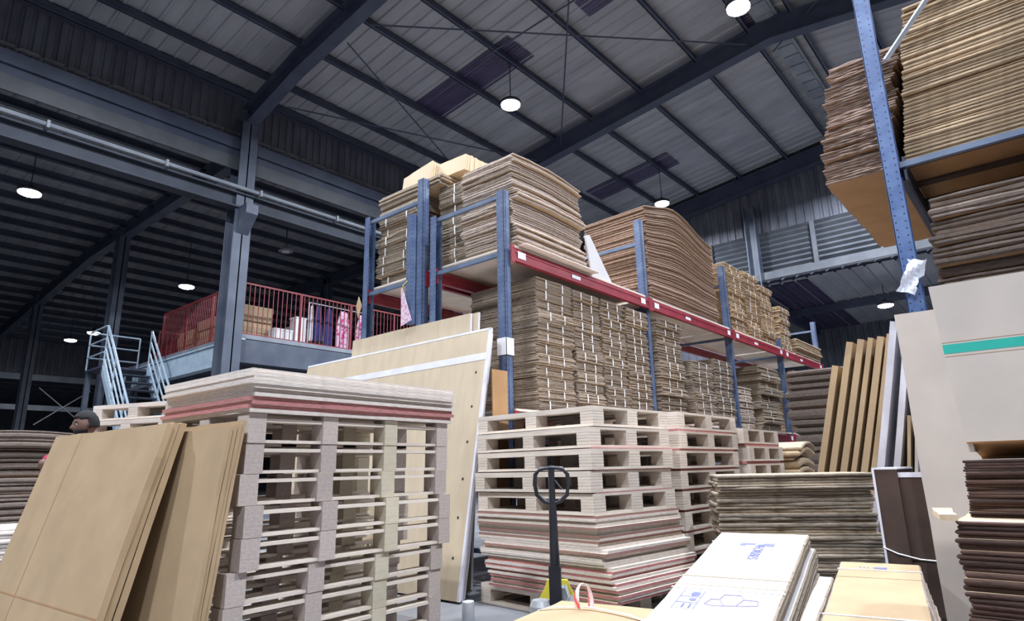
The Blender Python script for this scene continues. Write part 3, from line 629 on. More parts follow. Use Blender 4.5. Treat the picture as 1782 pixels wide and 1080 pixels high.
# ------------------------------------------------------------------ strapped bundles
def bundle_mesh(L, W, H, n, edge, face, rng, crush=0.008):
    b = MB(); z = 0
    for k in range(n):
        t = H/n; dx, dy = rng.uniform(-.008, .008), rng.uniform(-.012, .012)
        q = MB(); q.sheet(L+rng.uniform(-.012, .004), W+rng.uniform(-.012, .004), t*0.93, 5, 3, lambda u, v: 0.0012*math.sin(PI*u), 0, 1, crush, rng, 0.35)
        b.add([(p[0]+dx, p[1]+dy, p[2]+z) for p in q.v], q.f, q.mi); z += t
    return b.mesh('carton_bundle', [M[face], M[edge]])
def strap_ring(L, W, H, across='y', w_=0.016, e=0.005):
    """flat strap round the bundle; across y: seen as a vertical band on the y faces"""
    b = MB(); d = (W if across == 'y' else L)
    P = [(-e-0.004, 0.012), (-e-0.006, H*0.5), (-e-0.004, H-0.012), (0.02, H+0.0014), (d-0.02, H+0.0014), (d+e+0.004, H-0.012), (d+e+0.006, H*0.5), (d+e+0.004, 0.012), (d-0.02, 0.0005), (0.02, 0.0005)]
    Q = [(p+(0.003 if p < d/2 else -0.003), q-(0.0012 if q > H/2 else -0.0006)) for p, q in P]
    def V(p, q, s): return (s, p, q) if across == 'y' else (p, s, q)
    N = len(P); vs = [V(p, q, 0) for p, q in P]+[V(p, q, w_) for p, q in P]+[V(p, q, 0) for p, q in Q]+[V(p, q, w_) for p, q in Q]; fs = []
    for i in range(N):
        j = (i+1) % N; fs += [(i, j, N+j, N+i), (2*N+i, 3*N+i, 3*N+j, 2*N+j), (i, 2*N+i, 2*N+j, j), (N+i, N+j, 3*N+j, 3*N+i)]
    b.add(vs, fs); return b.mesh('strap', M['strap'])
def bundle_protos(L, W, H, edge, face, rng, across, fr, n=6, k=4):
    res = []
    for _ in range(k):
        t = thing('carton_bundle', 'x', 'carton bundle')
        obj('cartons', bundle_mesh(L, W, H, n, edge, face, rng), t)
        for f in fr:
            f = f+rng.uniform(-0.05, 0.05)
            obj('strap', strap_ring(L, W, H, across), t, (f*L, 0, 0) if across == 'y' else (0, f*W, 0), (0, rng.uniform(-.03, .03), 0) if across == 'y' else (0, 0, 0))
        res.append(t)
    return res
USED = set()
def column_of(protos, n, x, y, z0, pitch, lab, group, rng, yaw=0.0, jx=0.02, jy=0.02, cap=None):
    for k in range(n):
        p = protos[rng.randrange(len(protos))]
        if p.name in USED: t = copy_tree(p)
        else: t = p
        USED.add(t.name); USED.add(p.name)
        t.location = (x+rng.uniform(-jx, jx), y+rng.uniform(-jy, jy), z0+k*pitch); t.rotation_euler = (0, 0, yaw+rng.uniform(-0.008, 0.008))
        t['label'] = 'strapped carton bundle, %s, %s' % (nth(n-1-k, n), lab); t['group'] = group
R2 = random.Random(77)
# lower bays of the long rack: columns (x0, x1, number of layers)
cols = [(4.78, 5.40, 12, 'first column beside the near blue post'), (5.44, 5.96, 12, 'second column under the upper red beam'), (5.99, 6.50, 12, 'third column under the upper red beam'), (6.53, 7.05, 12, 'fourth column under the upper red beam'),
        (7.32, 8.02, 12, 'fifth column past the second blue post'), (8.28, 8.98, 8, 'sixth column, shorter, past the dark gap'), (9.05, 9.72, 9, 'seventh column beside the third blue post')]
for (x0, x1, n, nm) in cols:
    W_ = 0.90; pr = bundle_protos(x1-x0, W_, 0.1085, 'edge_grey', 'kraft', R2, 'y', (0.27, 0.68), 7, 3)
    if nm[:2] == 'se' and nm.startswith('seventh'): pass
    column_of(pr, n, x0, 3.715, ZL, 0.1115, nm, 'bundles in the lower level of the long rack', R2, jx=0.009, jy=0.018)
# third bay, upper deck: columns of bundles
for (x0, x1, n, y0, nm) in [(9.98, 10.62, 11, 3.72, 'first upper deck column past third post'), (10.68, 11.32, 11, 3.70, 'second upper deck column past third post'), (11.38, 12.05, 10, 3.70, 'third upper deck column past third post'), (12.44, 13.02, 8, 3.72, 'last upper deck column, stepping down')]:
    pr = bundle_protos(x1-x0, 0.9, 0.103, 'edge_tan', 'kraft', R2, 'y', (0.3, 0.7), 6, 3)
    column_of(pr, n, x0, y0, ZD, 0.106, nm, 'bundles on the upper deck of the third bay', R2, jx=0.018, jy=0.03)
# third bay, lower level: crooked bundles
pr = bundle_protos(0.62, 0.8, 0.11, 'edge_pale', 'kraft', R2, 'y', (0.5,), 5, 2)
column_of(pr, 6, 10.05, 3.78, ZL, 0.113, 'pale column low in the third bay', 'bundles low in the third bay', R2)
pr = bundle_protos(0.95, 0.8, 0.12, 'edge_olive', 'kraft', R2, 'y', (0.35,), 6, 3)
column_of(pr, 9, 11.0, 3.74, ZL, 0.123, 'crooked grey column low in the third bay', 'bundles low in the third bay', R2, jx=0.1, jy=0.06)
pr = bundle_protos(1.0, 0.9, 0.12, 'edge_tan', 'kraft', R2, 'y', (0.25, 0.75), 6, 2)
column_of(pr, 10, 13.0, 3.74, ZL, 0.123, 'column low in the fourth bay', 'bundles low in the fourth bay', R2)
# back row upper deck, straps seen on the end faces
pr = bundle_protos(0.95, 0.66, 0.118, 'edge_olive', 'kraft', R2, 'x', (0.18, 0.74), 7, 3)
column_of(pr, 7, 4.48, 5.17, ZD, 0.121, 'back row column between blue posts', 'bundles of the back row', R2, jx=0.035, jy=0.03)
pr = bundle_protos(0.95, 0.46, 0.125, 'edge_olive', 'kraft', R2, 'x', (0.45,), 7, 2)
column_of(pr, 8, 4.60, 4.46, ZD, 0.128, 'narrow column between the rack rows', 'bundles of the back row', R2, jx=0.02, jy=0.012)
# wide bundle bridging the top and the pale cartons standing on it
b = MB(); b.sheet(0.9, 1.05, 0.022, 6, 6, lambda u, v: 0, 0, 1, 0.005, R2); bme = b.mesh('flat_carton', [M['kraft'], M['edge_olive']])
for k in range(6):
    obj('folded_carton', bme, None, (4.50+R2.uniform(-.03, .03), 4.80+R2.uniform(-.03, .03), ZD+7*0.121+0.182+k*0.0225), (0, 0, 0.02), 'wide flat carton bridging the back row bundles, %s' % nth(5-k, 6), 'carton', 'wide cartons over the back row')
b = MB(); b.sheet(0.9, 0.70, 0.028, 6, 6, lambda u, v: 0, 0, 1, 0.005, R2); bme = b.mesh('flat_carton', [M['kraft'], M['edge_olive']])
for k in range(6):
    obj('folded_carton', bme, None, (4.50+R2.uniform(-.03, .03), 5.15, ZD+7*0.121+0.006+k*0.0285), (0, 0, 0.0), 'flat carton on the back row bundles below the wide ones, %s' % nth(5-k, 6), 'carton', 'cartons under the wide ones')
zt2 = ZD+7*0.121+0.182+6*0.0225
b = MB(); b.sheet(0.026, 0.62, 0.24, 3, 6, lambda u, v: 0.0, 0, 0, 0.003, R2)
cm = b.mesh('standing_carton', [M['kraft_light']])
for k in range(12):
    obj('standing_carton', cm, None, (4.55+k*0.037, 5.02+R2.uniform(-.01, .01), zt2+0.008), (0, math.radians(7), math.radians(-8)), 'pale carton standing on edge on the back row, %s from the aisle end' % (['first']+[n_.split()[0] for n_ in NUM[1:12]])[k], 'carton', 'pale cartons standing on edge')
b = MB(); b.sheet(0.026, 0.44, 0.20, 3, 6, lambda u, v: 0.0, 0, 0, 0.003, R2); cm2 = b.mesh('standing_carton_b', [M['kraft_light']])
zt3 = ZD+8*0.128+0.02
for k in range(14):
    obj('standing_carton', cm2, None, (4.66+k*0.036, 4.56+R2.uniform(-.01, .01), max(zt2, zt3)+0.016), (0, math.radians(7), 0.05), 'pale carton standing on edge between the rack rows, %s from the aisle end' % (['first']+[n_.split()[0] for n_ in NUM[1:14]])[k], 'carton', 'pale cartons standing on edge')
# ------------------------------------------------------------------ leaning panels before the rack
def lean_slab(name, x, y, z, length, height, thick, lean, yaw, mats, label, cat, group=None, axis='y', side=1, bend=0.0, rng=RG, parent=None, crush=0.003):
    """slab standing on its long edge. axis y: face looks along -x and it leans towards +x by `lean`"""
    b = MB(); b.sheet(height, length, thick, 8, 8, lambda u, v: bend*math.sin(PI*u), 0, side, crush, rng)
    # local: x = height, y = length, z = thickness  ->  stand it up
    mt = Matrix.Rotation(yaw, 4, 'Z') @ Matrix.Rotation(lean, 4, 'Y') @ Matrix(((0, 0, -1, 0), (0, 1, 0, 0), (1, 0, 0, 0), (0, 0, 0, 1)))
    if axis == 'x': mt = Matrix.Rotation(yaw-PI/2, 4, 'Z') @ Matrix.Rotation(lean, 4, 'Y') @ Matrix(((0, 0, -1, 0), (0, 1, 0, 0), (1, 0, 0, 0), (0, 0, 0, 1)))
    b.v = [tuple(mt @ Vector(p)) for p in b.v]
    return obj(name, b.mesh(name, [M[m] for m in mats]), parent, (x, y, z), (0, 0, 0), label, cat, group), mt
LB = math.radians(10.6)
for k in range(4):
    dx = 0.036*k; ln = 2.95-0.1*k
    o, mt = lean_slab('laminated_board', 3.745+dx, 3.735+0.02*k, 0.012, ln, 2.27-0.04*(k > 1), 0.025, LB-0.004*k, 0.0, ('panel', 'panel_edge'), 'big tan laminated panel leaning on rack, %s' % ['the front one with dark holes and pale tape', 'second behind the front one', 'third behind the front one', 'last one against the rack'][k], 'panel', 'panels leaning on the rack')
    if k == 0:
        b = MB(); b.box(2.27-0.30, 2.27-0.235, 0.0, ln, 0.0253, 0.027); b.v = [tuple(mt @ Vector(p)) for p in b.v]; obj('pale_tape', b.mesh('panel_tape', M['tape_edge']), o)
        b = MB(); b.box(2.25, 2.271, 0.0, ln, 0.0253, 0.0265); b.box(0, 2.27, 0, 0.022, 0.0253, 0.0265); b.v = [tuple(mt @ Vector(p)) for p in b.v]; obj('edge_strip', b.mesh('panel_edge_strip', M['tape_edge']), o)
        for j in range(6):
            b = MB(); b.lathe([(0.012, 0.0252), (0.012, 0.0262)], 12); b.v = [tuple(mt @ (Vector(p)+Vector((1.86-j*0.31, 0.12, 0)))) for p in b.v]; obj('screw_hole', b.mesh('panel_hole', M['ink_black']), o)
for k in range(2):
    lean_slab('laminated_board', 4.150+0.034*k, 4.10-0.07*k, 0.01, 1.88, 2.46, 0.025, math.radians(3.05), 0.0, ('panel', 'panel_edge'), 'taller tan panel rising behind the big leaning panels, %s one' % ['front', 'rear'][k], 'panel', 'taller panels by the rack')
b = MB(); b.box(0, 0.20, 0, 0.012, 0, 1.86, 0, 1); obj('brown_board', b.mesh('brown_board', [M['kraft'], M['kraft_dark']]), None, (4.10, 3.690, 0), (0, 0, 0.0), 'narrow brown board standing between leaning panels and the near blue post', 'board')
b = MB(); b.lathe([(0.042, 0), (0.044, 0.004), (0.042, 0.12), (0.04, 0.125), (0.036, 0.118)], 18); obj('tin_can', smooth(b.mesh('tin_can', M['galv'])), None, (3.38, 3.30, 0), label='small grey can on the floor before the leaning panels', cat='can')
# cartons leaning at the near tower
G2N = ['resting against the tower', 'second from the tower', 'third from the tower', 'outermost of the near upright group']
for k in range(4):
    lean_slab('leaning_carton', 1.335-0.022*k, 2.885-0.012*k, 0.008, 1.35, 1.25-0.012*k, 0.0175, math.radians(6.7-0.15*k), math.radians(2), ('kraft', 'kraft'), 'large tan flat carton leaning on the pallet tower, %s' % G2N[k], 'carton', 'flat cartons leaning on the pallet tower', bend=0.004, crush=0.004)
L1N = ['innermost of the slanting group', 'middle of the slanting group', 'front one with two creases']
for k in range(3):
    o, mt = lean_slab('leaning_carton', 1.070-0.040*k, 3.20+(0.02 if k < 2 else 0), 0.006, 1.44, 1.275, 0.030, math.radians(13.0+0.30*k), math.radians(3.0), ('kraft', 'kraft'), 'huge slanting tan flat carton, %s' % L1N[k], 'carton', 'slanting flat cartons', bend=0.006, crush=0.004)
    if k == 2:
        def bz(u): return 0.006*math.sin(PI*u)
        for nm, (a, c, d, e) in (('crease', (0.0, 1.272, 1.02, 1.028)), ('crease', (0.42, 0.427, 0.002, 1.438))):
            b = MB(); n_ = 12
            vs = []; 
            for i in range(n_+1):
                xx = a+(c-a)*i/n_ if c-a > 0.1 else None
                if xx is not None: vs += [(xx, d, 0.0303+bz(xx/1.265)), (xx, e, 0.0303+bz(xx/1.265)), (xx, e, 0.0312+bz(xx/1.265)), (xx, d, 0.0312+bz(xx/1.265))]
                else:
                    yy = d+(e-d)*i/n_; vs += [(a, yy, 0.0303+bz(a/1.265)), (c, yy, 0.0303+bz(a/1.265)), (c, yy, 0.0312+bz(a/1.265)), (a, yy, 0.0312+bz(a/1.265))]
            fs = []
            for i in range(n_):
                for q in range(4): fs.append((i*4+q, i*4+(q+1) % 4, i*4+4+(q+1) % 4, i*4+4+q))
            b.add([tuple(mt @ Vector(p)) for p in vs], fs); obj(nm, b.mesh('carton_crease', M['kraft_dark']), o)
# carton with printed words seen through the pallets
t = thing('printed_carton', 'tan carton printed with forklift words seen through the near pallet tower', 'carton', (2.62, 3.98, 0))
b = MB(); b.box(0, 0.62, 0, 0.4, 0, 0.80); obj('carton_body', b.mesh('carton_body', M['kraft_light']), t)
def text(body, parent, loc, rot, size, mat, name='printed_words', ex=0.0004):
    c = bpy.data.curves.new(name, 'FONT'); c.body = body; c.size = size; c.extrude = ex; c.align_x = 'CENTER'; c.align_y = 'CENTER'; c.materials.append(M[mat])
    o = bpy.data.objects.new(name, c); COL.objects.link(o); me = bpy.data.meshes.new_from_object(o.evaluated_get(bpy.context.evaluated_depsgraph_get())); bpy.data.objects.remove(o)
    return obj(name, me, parent, loc, rot)
text('Forklift\nEntry', t, (0.40, -0.0008, 0.45), (PI/2, 0, 0), 0.085, 'ink_black')
# ------------------------------------------------------------------ olive carton pile and neighbours
OD = Vector((0.48, -0.88, 0)).normalized(); OY = math.atan2(OD.y, OD.x)
pile(36, 4.44, 1.90, OY, 1.02, 0.66, 0.145, 0.925, 'kraft_light', 'edge_olive', 'thick grey flat carton of the pile behind the white cartons', 'cartons of the olive pile', grp=6, gj=0.03, jit=0.012, crush=0.009, rng=random.Random(40), tvar=0.35)
t = pallet_block9(1.0, 0.66); t.location = (4.45, 1.89, 0); t.rotation_euler = (0, 0, OY); t['label'] = 'wooden pallet under the pile of thick grey flat cartons'
lean_slab('green_board', 5.03, 0.875, 0.0, 0.10, 0.80, 0.03, math.radians(3), OY+PI/2, ('green', 'green'), 'narrow green board standing against the grey carton pile', 'board', crush=0)
TBN = ['short one', 'first of the tall ones', 'second of the tall ones', 'third of the tall ones', 'fourth of the tall ones', 'fifth of the tall ones']
for k, (yf, h, lean) in enumerate([(1.945, 1.90, 15.2), (1.845, 2.10, 15.0), (1.755, 2.11, 15.0), (1.665, 2.11, 14.8), (1.585, 2.11, 14.6), (1.505, 2.12, 14.4)]):
    b = MB(); b.sheet(0.9, h, 0.052 if k != 3 else 0.04, 6, 10, lambda u, v: 0.006*math.sin(PI*v), 0, 1, 0.002, RG)
    mt = Matrix.Rotation(math.radians(lean), 4, 'X') @ Matrix(((1, 0, 0, 0), (0, 0, -1, 0), (0, 1, 0, 0), (0, 0, 0, 1)))
    b.v = [tuple(mt @ Vector(p)) for p in b.v]
    obj('standing_carton', b.mesh('standing_carton', [M['kraft'], M['kraft']]), None, (6.2, yf, 0.015), (0, 0, 0), 'tall folded tan carton in the row behind the grey pile, %s' % TBN[k], 'carton', 'tall folded cartons standing in a row')
for k, (x, yf, h, lean, th, mt_) in enumerate([(5.7, 1.345, 2.12, 13.2, 0.05, 'tape_edge'), (5.7, 1.22, 2.10, 12.5, 0.045, 'tape_edge'), (5.75, 1.13, 2.06, 12.2, 0.02, 'edge_grey'), (5.1, 0.98, 1.3, 9.5, 0.02, 'kraft'), (5.1, 0.93, 1.9, 9.0, 0.02, 'kraft_grey')]):
    b = MB(); b.sheet(0.7, h, th, 6, 10, lambda u, v: 0.008*math.sin(PI*v), 0, 1, 0.003, RG)
    mt = Matrix.Rotation(math.radians(lean), 4, 'X') @ Matrix(((1, 0, 0, 0), (0, 0, -1, 0), (0, 1, 0, 0), (0, 0, 0, 1)))
    b.v = [tuple(mt @ Vector(p)) for p in b.v]
    obj('standing_board', b.mesh('standing_board', [M[mt_], M[mt_]]), None, (x, yf, 0.015), (0, 0, 0), ['tall foil-grey board leaning beside the tan folded cartons', 'second tall foil-grey board, nearer the beige cartons', 'thin brown board behind the second foil-grey one', 'short tan board leaning beside the dark wrapped carton', 'thin beige board rising beside the rack post'][k], 'board')
# dark wrapped carton
t = thing('wrapped_carton', 'dark brown tall carton wrapped with silver edge tape standing before the rack post', 'carton', (4.28, 0.60, 0), (0, 0, math.radians(-4)))
b = MB(); b.box(0, 0.34, 0.145, 0.27, 0, 0.955); b.box(0.02, 0.34, -0.04, 0.145, 0, 0.925); obj('carton_body', b.mesh('wrapped_body', M['dark']), t)
b = MB(); b.box(-0.004, 0.01, 0.262, 0.274, 0, 0.958); b.box(-0.003, 0.34, 0.14, 0.274, 0.95, 0.960); b.box(0.014, 0.03, -0.04, 0.145, 0.905, 0.932); obj('silver_tape', b.mesh('silver_tape', M['panel_edge']), t)
b = MB(); b.tube([(-0.006, 0.274, 0.52), (-0.012, 0.2, 0.49), (0.01, 0.1, 0.465), (0.012, -0.045, 0.46)], 0.004, 5); obj('strap', b.mesh('wrapped_strap', M['strap']), t)
# beige cartons P and Q, the dark piles under Q
t = thing('beige_carton', 'tall plain beige flat carton standing before the rack post', 'carton', (4.17, 0.05, 0.0), (0, 0, math.radians(2)))
b = MB(); b.sheet(1.81, 0.55, 0.03, 8, 4, lambda u, v: 0.012*math.sin(PI*u), 0, 1, 0.002, RG); mt = Matrix(((0, 0, -1, 0), (0, 1, 0, 0), (1, 0, 0, 0), (0, 0, 0, 1))); b.v = [tuple(mt @ Vector(p)) for p in b.v]
obj('carton_body', b.mesh('beige_carton', [M['kraft_grey'], M['kraft_light']]), t)
t = thing('beige_carton', 'wide beige carton with a teal tape stripe standing on the dark pile', 'carton', (2.93, -0.47, 0.995), (0, 0, math.radians(1.0)))
b = MB(); b.box(-0.02, 0.02, 0, 0.735, 0.065, 0.665); obj('front_panel', b.mesh('striped_carton', M['kraft_grey']), t)
b = MB(); b.box(-0.0212, -0.0202, 0, 0.735, 0.395, 0.430); obj('teal_stripe', b.mesh('teal_stripe', M['teal']), t)
b = MB(); b.box(-0.0210, -0.0202, 0, 0.735, 0.437, 0.4385); b.box(-0.0210, -0.0202, 0, 0.735, 0.383, 0.3845); obj('crease', b.mesh('stripe_crease', M['kraft_dark']), t)
b = MB(); b.add([(-0.018, 0, 0.066), (-0.018, 0.735, 0.066), (0.33, 0.715, 0.008), (0.33, 0.02, 0.008), (-0.018, 0, 0.070), (-0.018, 0.735, 0.070), (0.33, 0.715, 0.012), (0.33, 0.02, 0.012)], [(0, 1, 2, 3), (7, 6, 5, 4), (0, 4, 5, 1), (1, 5, 6, 2), (2, 6, 7, 3), (3, 7, 4, 0)]); obj('bottom_flap', b.mesh('bottom_flap', M['kraft_dark']), t)
b = MB(); b.box(0.30, 0.335, 0.02, 0.715, 0.002, 0.60); obj('rear_panel', b.mesh('rear_panel', M['kraft_dark']), t)
b = MB(); b.box(0.02, 0.30, 0.715, 0.733, 0.03, 0.64); obj('side_panel', b.mesh('side_panel', M['kraft_grey']), t)
for o_ in t.children:
    for v_ in o_.data.vertices: v_.co.y += 0.04*max(0.0, v_.co.z-0.06)*min(1.0, max(0.0, v_.co.y)/0.7)
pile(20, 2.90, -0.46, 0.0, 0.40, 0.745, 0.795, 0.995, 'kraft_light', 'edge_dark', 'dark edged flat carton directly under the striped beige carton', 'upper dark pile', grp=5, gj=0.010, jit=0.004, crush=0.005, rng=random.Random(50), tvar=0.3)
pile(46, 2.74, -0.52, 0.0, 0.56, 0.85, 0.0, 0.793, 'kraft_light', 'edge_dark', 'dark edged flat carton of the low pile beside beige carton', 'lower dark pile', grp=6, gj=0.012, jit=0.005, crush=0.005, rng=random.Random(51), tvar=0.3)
b = MB(); b.sheet(0.2, 0.05, 0.02, 4, 3, lambda u, v: 0.01*u, 0, 0, 0.006, RG); obj('torn_flap', b.mesh('torn_flap', M['kraft_light']), None, (2.72, 0.315, 0.795), (0, 0, 0.2), 'torn pale carton flap sticking out of the low dark pile', 'carton scrap')
# ------------------------------------------------------------------ second rack, nearest, with overhanging piles
rack_frame('rack_ladder', 4.70, -0.42, 0.545, 4.35, 'rack_blue_b', [0.3, 1.5, 2.93], 'tall bright blue perforated rack upright carrying the overhanging carton piles', 'near rack uprights', False)
rack_frame('rack_ladder', 7.45, -0.42, 0.545, 4.35, 'rack_blue_b', [0.3, 1.5, 2.93], 'bright blue rack upright behind the overhanging piles, far end of near rack', 'near rack uprights', False)
b = MB(); b.tube([(0, 0, 0), (0, -0.62, 0.70)], 0.02, 4); obj('diagonal_brace', b.mesh('bare_diagonal', M['galv']), None, (4.645, 0.46, 3.70), label='bare grey diagonal brace bolted to the tall bright blue upright', cat='brace')
for (y, z, nm) in [(0.50, 2.84, 'aisle side, upper'), (-0.44, 2.84, 'wall side, upper'), (0.50, 1.40, 'aisle side, lower'), (-0.44, 1.40, 'wall side, lower')]:
    beam(4.70, 7.45, y, z, 'dark blue beam of the near rack, %s' % nm, 'near rack beams', stickers=False)
for z, nm in ((2.968, 'upper'), (1.528, 'lower')):
    for k in range(7):
        b = MB(); b.box(0, 0.08, 0, 1.0, 0, 0.02); obj('shelf_plank', b.mesh('shelf_slat', M['dark']), None, (4.80+k*0.42, -0.46, z), label='narrow slat across the %s beams of the near rack, %s from its end' % (nm, NUM[k].replace('topmost', 'first')), cat='shelf slat', group='near rack slats')
def bend_p(u, v, h): return 0.02*math.sin(PI*v)*h
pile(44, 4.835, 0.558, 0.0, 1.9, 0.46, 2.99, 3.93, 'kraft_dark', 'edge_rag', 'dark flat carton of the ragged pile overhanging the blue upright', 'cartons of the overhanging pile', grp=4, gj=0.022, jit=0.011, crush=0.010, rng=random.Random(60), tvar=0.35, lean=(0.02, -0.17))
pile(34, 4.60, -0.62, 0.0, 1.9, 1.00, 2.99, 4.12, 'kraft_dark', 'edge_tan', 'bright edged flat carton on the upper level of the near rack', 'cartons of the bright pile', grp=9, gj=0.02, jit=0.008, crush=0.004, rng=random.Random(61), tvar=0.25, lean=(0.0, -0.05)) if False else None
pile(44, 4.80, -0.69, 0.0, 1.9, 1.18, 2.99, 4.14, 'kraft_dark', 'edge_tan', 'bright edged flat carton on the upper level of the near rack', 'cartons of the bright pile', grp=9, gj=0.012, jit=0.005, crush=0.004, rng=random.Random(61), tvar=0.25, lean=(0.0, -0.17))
pile(14, 4.86, -0.60, 0.0, 1.8, 1.00, 1.55, 2.22, 'kraft_dark', 'edge_dark', 'flat carton coloured dark for the shade low in the near rack', 'dark cartons on the near rack lower level', mass=True, grp=7, gj=0.02, jit=0.015, crush=0.01, rng=random.Random(63), tvar=0.3)  # dark colour stands in for the shade below the upper shelf
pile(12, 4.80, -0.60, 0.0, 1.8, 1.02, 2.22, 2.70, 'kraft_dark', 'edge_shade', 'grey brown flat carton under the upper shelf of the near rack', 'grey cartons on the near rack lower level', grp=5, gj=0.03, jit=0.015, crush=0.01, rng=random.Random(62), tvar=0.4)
b = MB(); b.sheet(0.22, 0.10, 0.012, 8, 5, lambda u, v: 0.02*math.sin(7*u)*math.cos(5*v), 0, 0, 0.012, RG); mt = Matrix(((0, 0, -1, 0), (0, 1, 0, 0), (1, 0, 0, 0), (0, 0, 0, 1))); b.v = [tuple(mt @ Vector(p)) for p in b.v]
obj('plastic_scrap', b.mesh('plastic_scrap', M['plastic']), None, (4.625, 0.535, 2.02), (math.radians(25), 0, 0), 'crumpled clear plastic scrap stuck on the tall bright blue upright', 'plastic wrap')
# ------------------------------------------------------------------ cartons in front
def tilted_stack(name, n, org, yaw, pitch, L, W, t, faces, edge, lab, group, rng, jit=0.01, grp=4, gj=0.015, top_mat=None):
    """sheets stacked square to a tilted plane; org is the near lower corner on the side nearer the wall"""
    R_ = Matrix.Rotation(yaw, 4, 'Z') @ Matrix.Rotation(-pitch, 4, 'Y'); e = R_.to_euler(); gx = gy = 0; res = []
    b = MB(); b.sheet(L, W, t*0.97, 8, 5, lambda u, v: 0, 0, 1, 0.004, rng, 0.3); me = b.mesh(name, [M[faces], M[edge]])
    for k in range(n):
        if k % grp == 0: gx, gy = rng.uniform(-gj, gj), rng.uniform(-gj, gj)
        p = Vector(org) + R_ @ Vector((gx+rng.uniform(-jit, jit), gy+rng.uniform(-jit, jit), k*t))
        res.append(obj(name, me, None, p, e, '%s, %s' % (lab, nth(n-1-k, n)), 'carton', group))
    return res
WY, WP = math.radians(9.4), math.radians(8.4)
nrm = Matrix.Rotation(WY, 4, 'Z') @ Matrix.Rotation(-WP, 4, 'Y') @ Vector((0, 0, 1))
topo = Vector((2.177, 0.873, 0.325)); ws = tilted_stack('white_carton', 11, topo - nrm*0.29, WY, WP, 1.88, 0.495, 0.0264, 'white_board', 'edge_olive', 'white flat carton in the stack by the pallet jack', 'white flat cartons', random.Random(70), jit=0.006, gj=0.012)
wt = ws[-1]; zt_ = 0.0264
b = MB(); b.box(1.02, 1.032, 0.0, 0.495, zt_, zt_+0.002); b.box(0.895, 0.90, 0.0, 0.495, zt_, zt_+0.001); obj('crease', b.mesh('white_crease', M['kraft_light']), wt)
for xx in (1.66, 0.84): b = MB(); b.box(xx, xx+0.012, -0.002, 0.497, zt_, zt_+0.002); obj('strap', b.mesh('white_strap', M['strap']), wt)
text('FORBES', wt, (1.47, 0.225, zt_+0.0012), (0, 0, PI), 0.075, 'ink', 'printed_logo')
b = MB(); b.prism([(1.60, 0.15), (1.645, 0.15), (1.645, 0.20), (1.62, 0.235), (1.60, 0.235)], zt_+0.0004, zt_+0.0015, axis='z'); b.prism([(1.625, 0.25), (1.645, 0.25), (1.645, 0.33), (1.60, 0.33), (1.60, 0.30), (1.625, 0.30)], zt_+0.0004, zt_+0.0015, axis='z'); obj('printed_mark', b.mesh('printed_mark', M['ink']), wt)
def frame2(b, x0, x1, y0, y1, w_=0.002, z=zt_+0.0006, h=0.0006):
    b.box(x0, x1, y0, y0+w_, z, z+h); b.box(x0, x1, y1-w_, y1, z, z+h); b.box(x0, x0+w_, y0, y1, z, z+h); b.box(x1-w_, x1, y0, y1, z, z+h)
b = MB(); z_ = zt_+0.0006
for q, x0 in enumerate((0.735, 0.66, 0.585)): frame2(b, x0, x0+0.072, 0.33, 0.425)
b.prism([(0.750, 0.345), (0.79, 0.345), (0.795, 0.375), (0.77, 0.385), (0.745, 0.375)], z_, z_+0.0008, axis='z')
b.lathe([(0.016, 0), (0.016, 0.0008)], 12, c=(0.70, 0.36, z_))
for yy in (0.35, 0.38): b.box(0.60, 0.645, yy, yy+0.008, z_, z_+0.0008)
obj('handling_symbols', b.mesh('handling_symbols', M['ink']), wt)
b = MB()
pts = [(0.66, 0.30), (0.72, 0.285), (0.725, 0.25), (0.785, 0.24), (0.79, 0.17), (0.74, 0.15), (0.735, 0.09), (0.68, 0.085), (0.665, 0.14), (0.655, 0.20), (0.645, 0.26)]
b.tube([(p[0], p[1], z_) for p in pts], 0.0022, 4, closed=True); b.tube([(0.725, 0.25, z_), (0.66, 0.22, z_)], 0.0022, 4); b.tube([(0.74, 0.15, z_), (0.66, 0.17, z_)], 0.0022, 4)
obj('printed_drawing', b.mesh('printed_drawing', M['ink_pale']), wt)
text('SIZE', wt, (0.62, 0.05, z_), (0, 0, -PI/2), 0.02, 'ink_pale', 'printed_small_words') if False else None
t = thing('floor_block', 'low carton block propping the white cartons up', 'carton', (3.35, 1.05, 0), (0, 0, WY))
b = MB(); b.prism([(0, 0), (0.55, 0), (0.55, 0.29), (0.0, 0.21)], 0.03, 0.42); b2 = obj('carton_body', b.mesh('prop_block', M['kraft_dark']), t, (0, 0, 0))
ts = tilted_stack('tan_carton', 12, Vector((2.15, 0.335, 0.055)), math.radians(10.0), math.radians(2.6), 1.96, 0.375, 0.0268, 'kraft', 'edge_pale', 'strapped tan flat carton beside the white cartons', 'tan flat cartons', random.Random(71), jit=0.004, gj=0.004, grp=20)
for k, o in enumerate(ts): o.location += Vector((0.03*(k % 3)*0.3, -0.006*(11-k), 0))
tt = ts[-1]; zt_ = 0.0268
for xx in (1.74, 0.80): b = MB(); b.box(xx, xx+0.01, -0.002, 0.377, zt_, zt_+0.003); obj('strap', b.mesh('tan_strap', M['strap']), tt)
b = MB(); b.box(1.555, 1.56, 0.0, 0.375, zt_, zt_+0.001); obj('crease', b.mesh('tan_crease', M['kraft']), tt)
z_ = zt_+0.0006; b = MB(); b.box(1.79, 1.83, 0.15, 0.20, z_, z_+0.0006); b.prism([(1.79, 0.20), (1.83, 0.20), (1.81, 0.215)], z_, z_+0.0006, axis='z')
for q in range(3): b.box(1.80, 1.825, 0.235+q*0.018, 0.24+q*0.018, z_, z_+0.0006)
obj('handling_symbols', b.mesh('tan_symbols', M['ink']), tt)
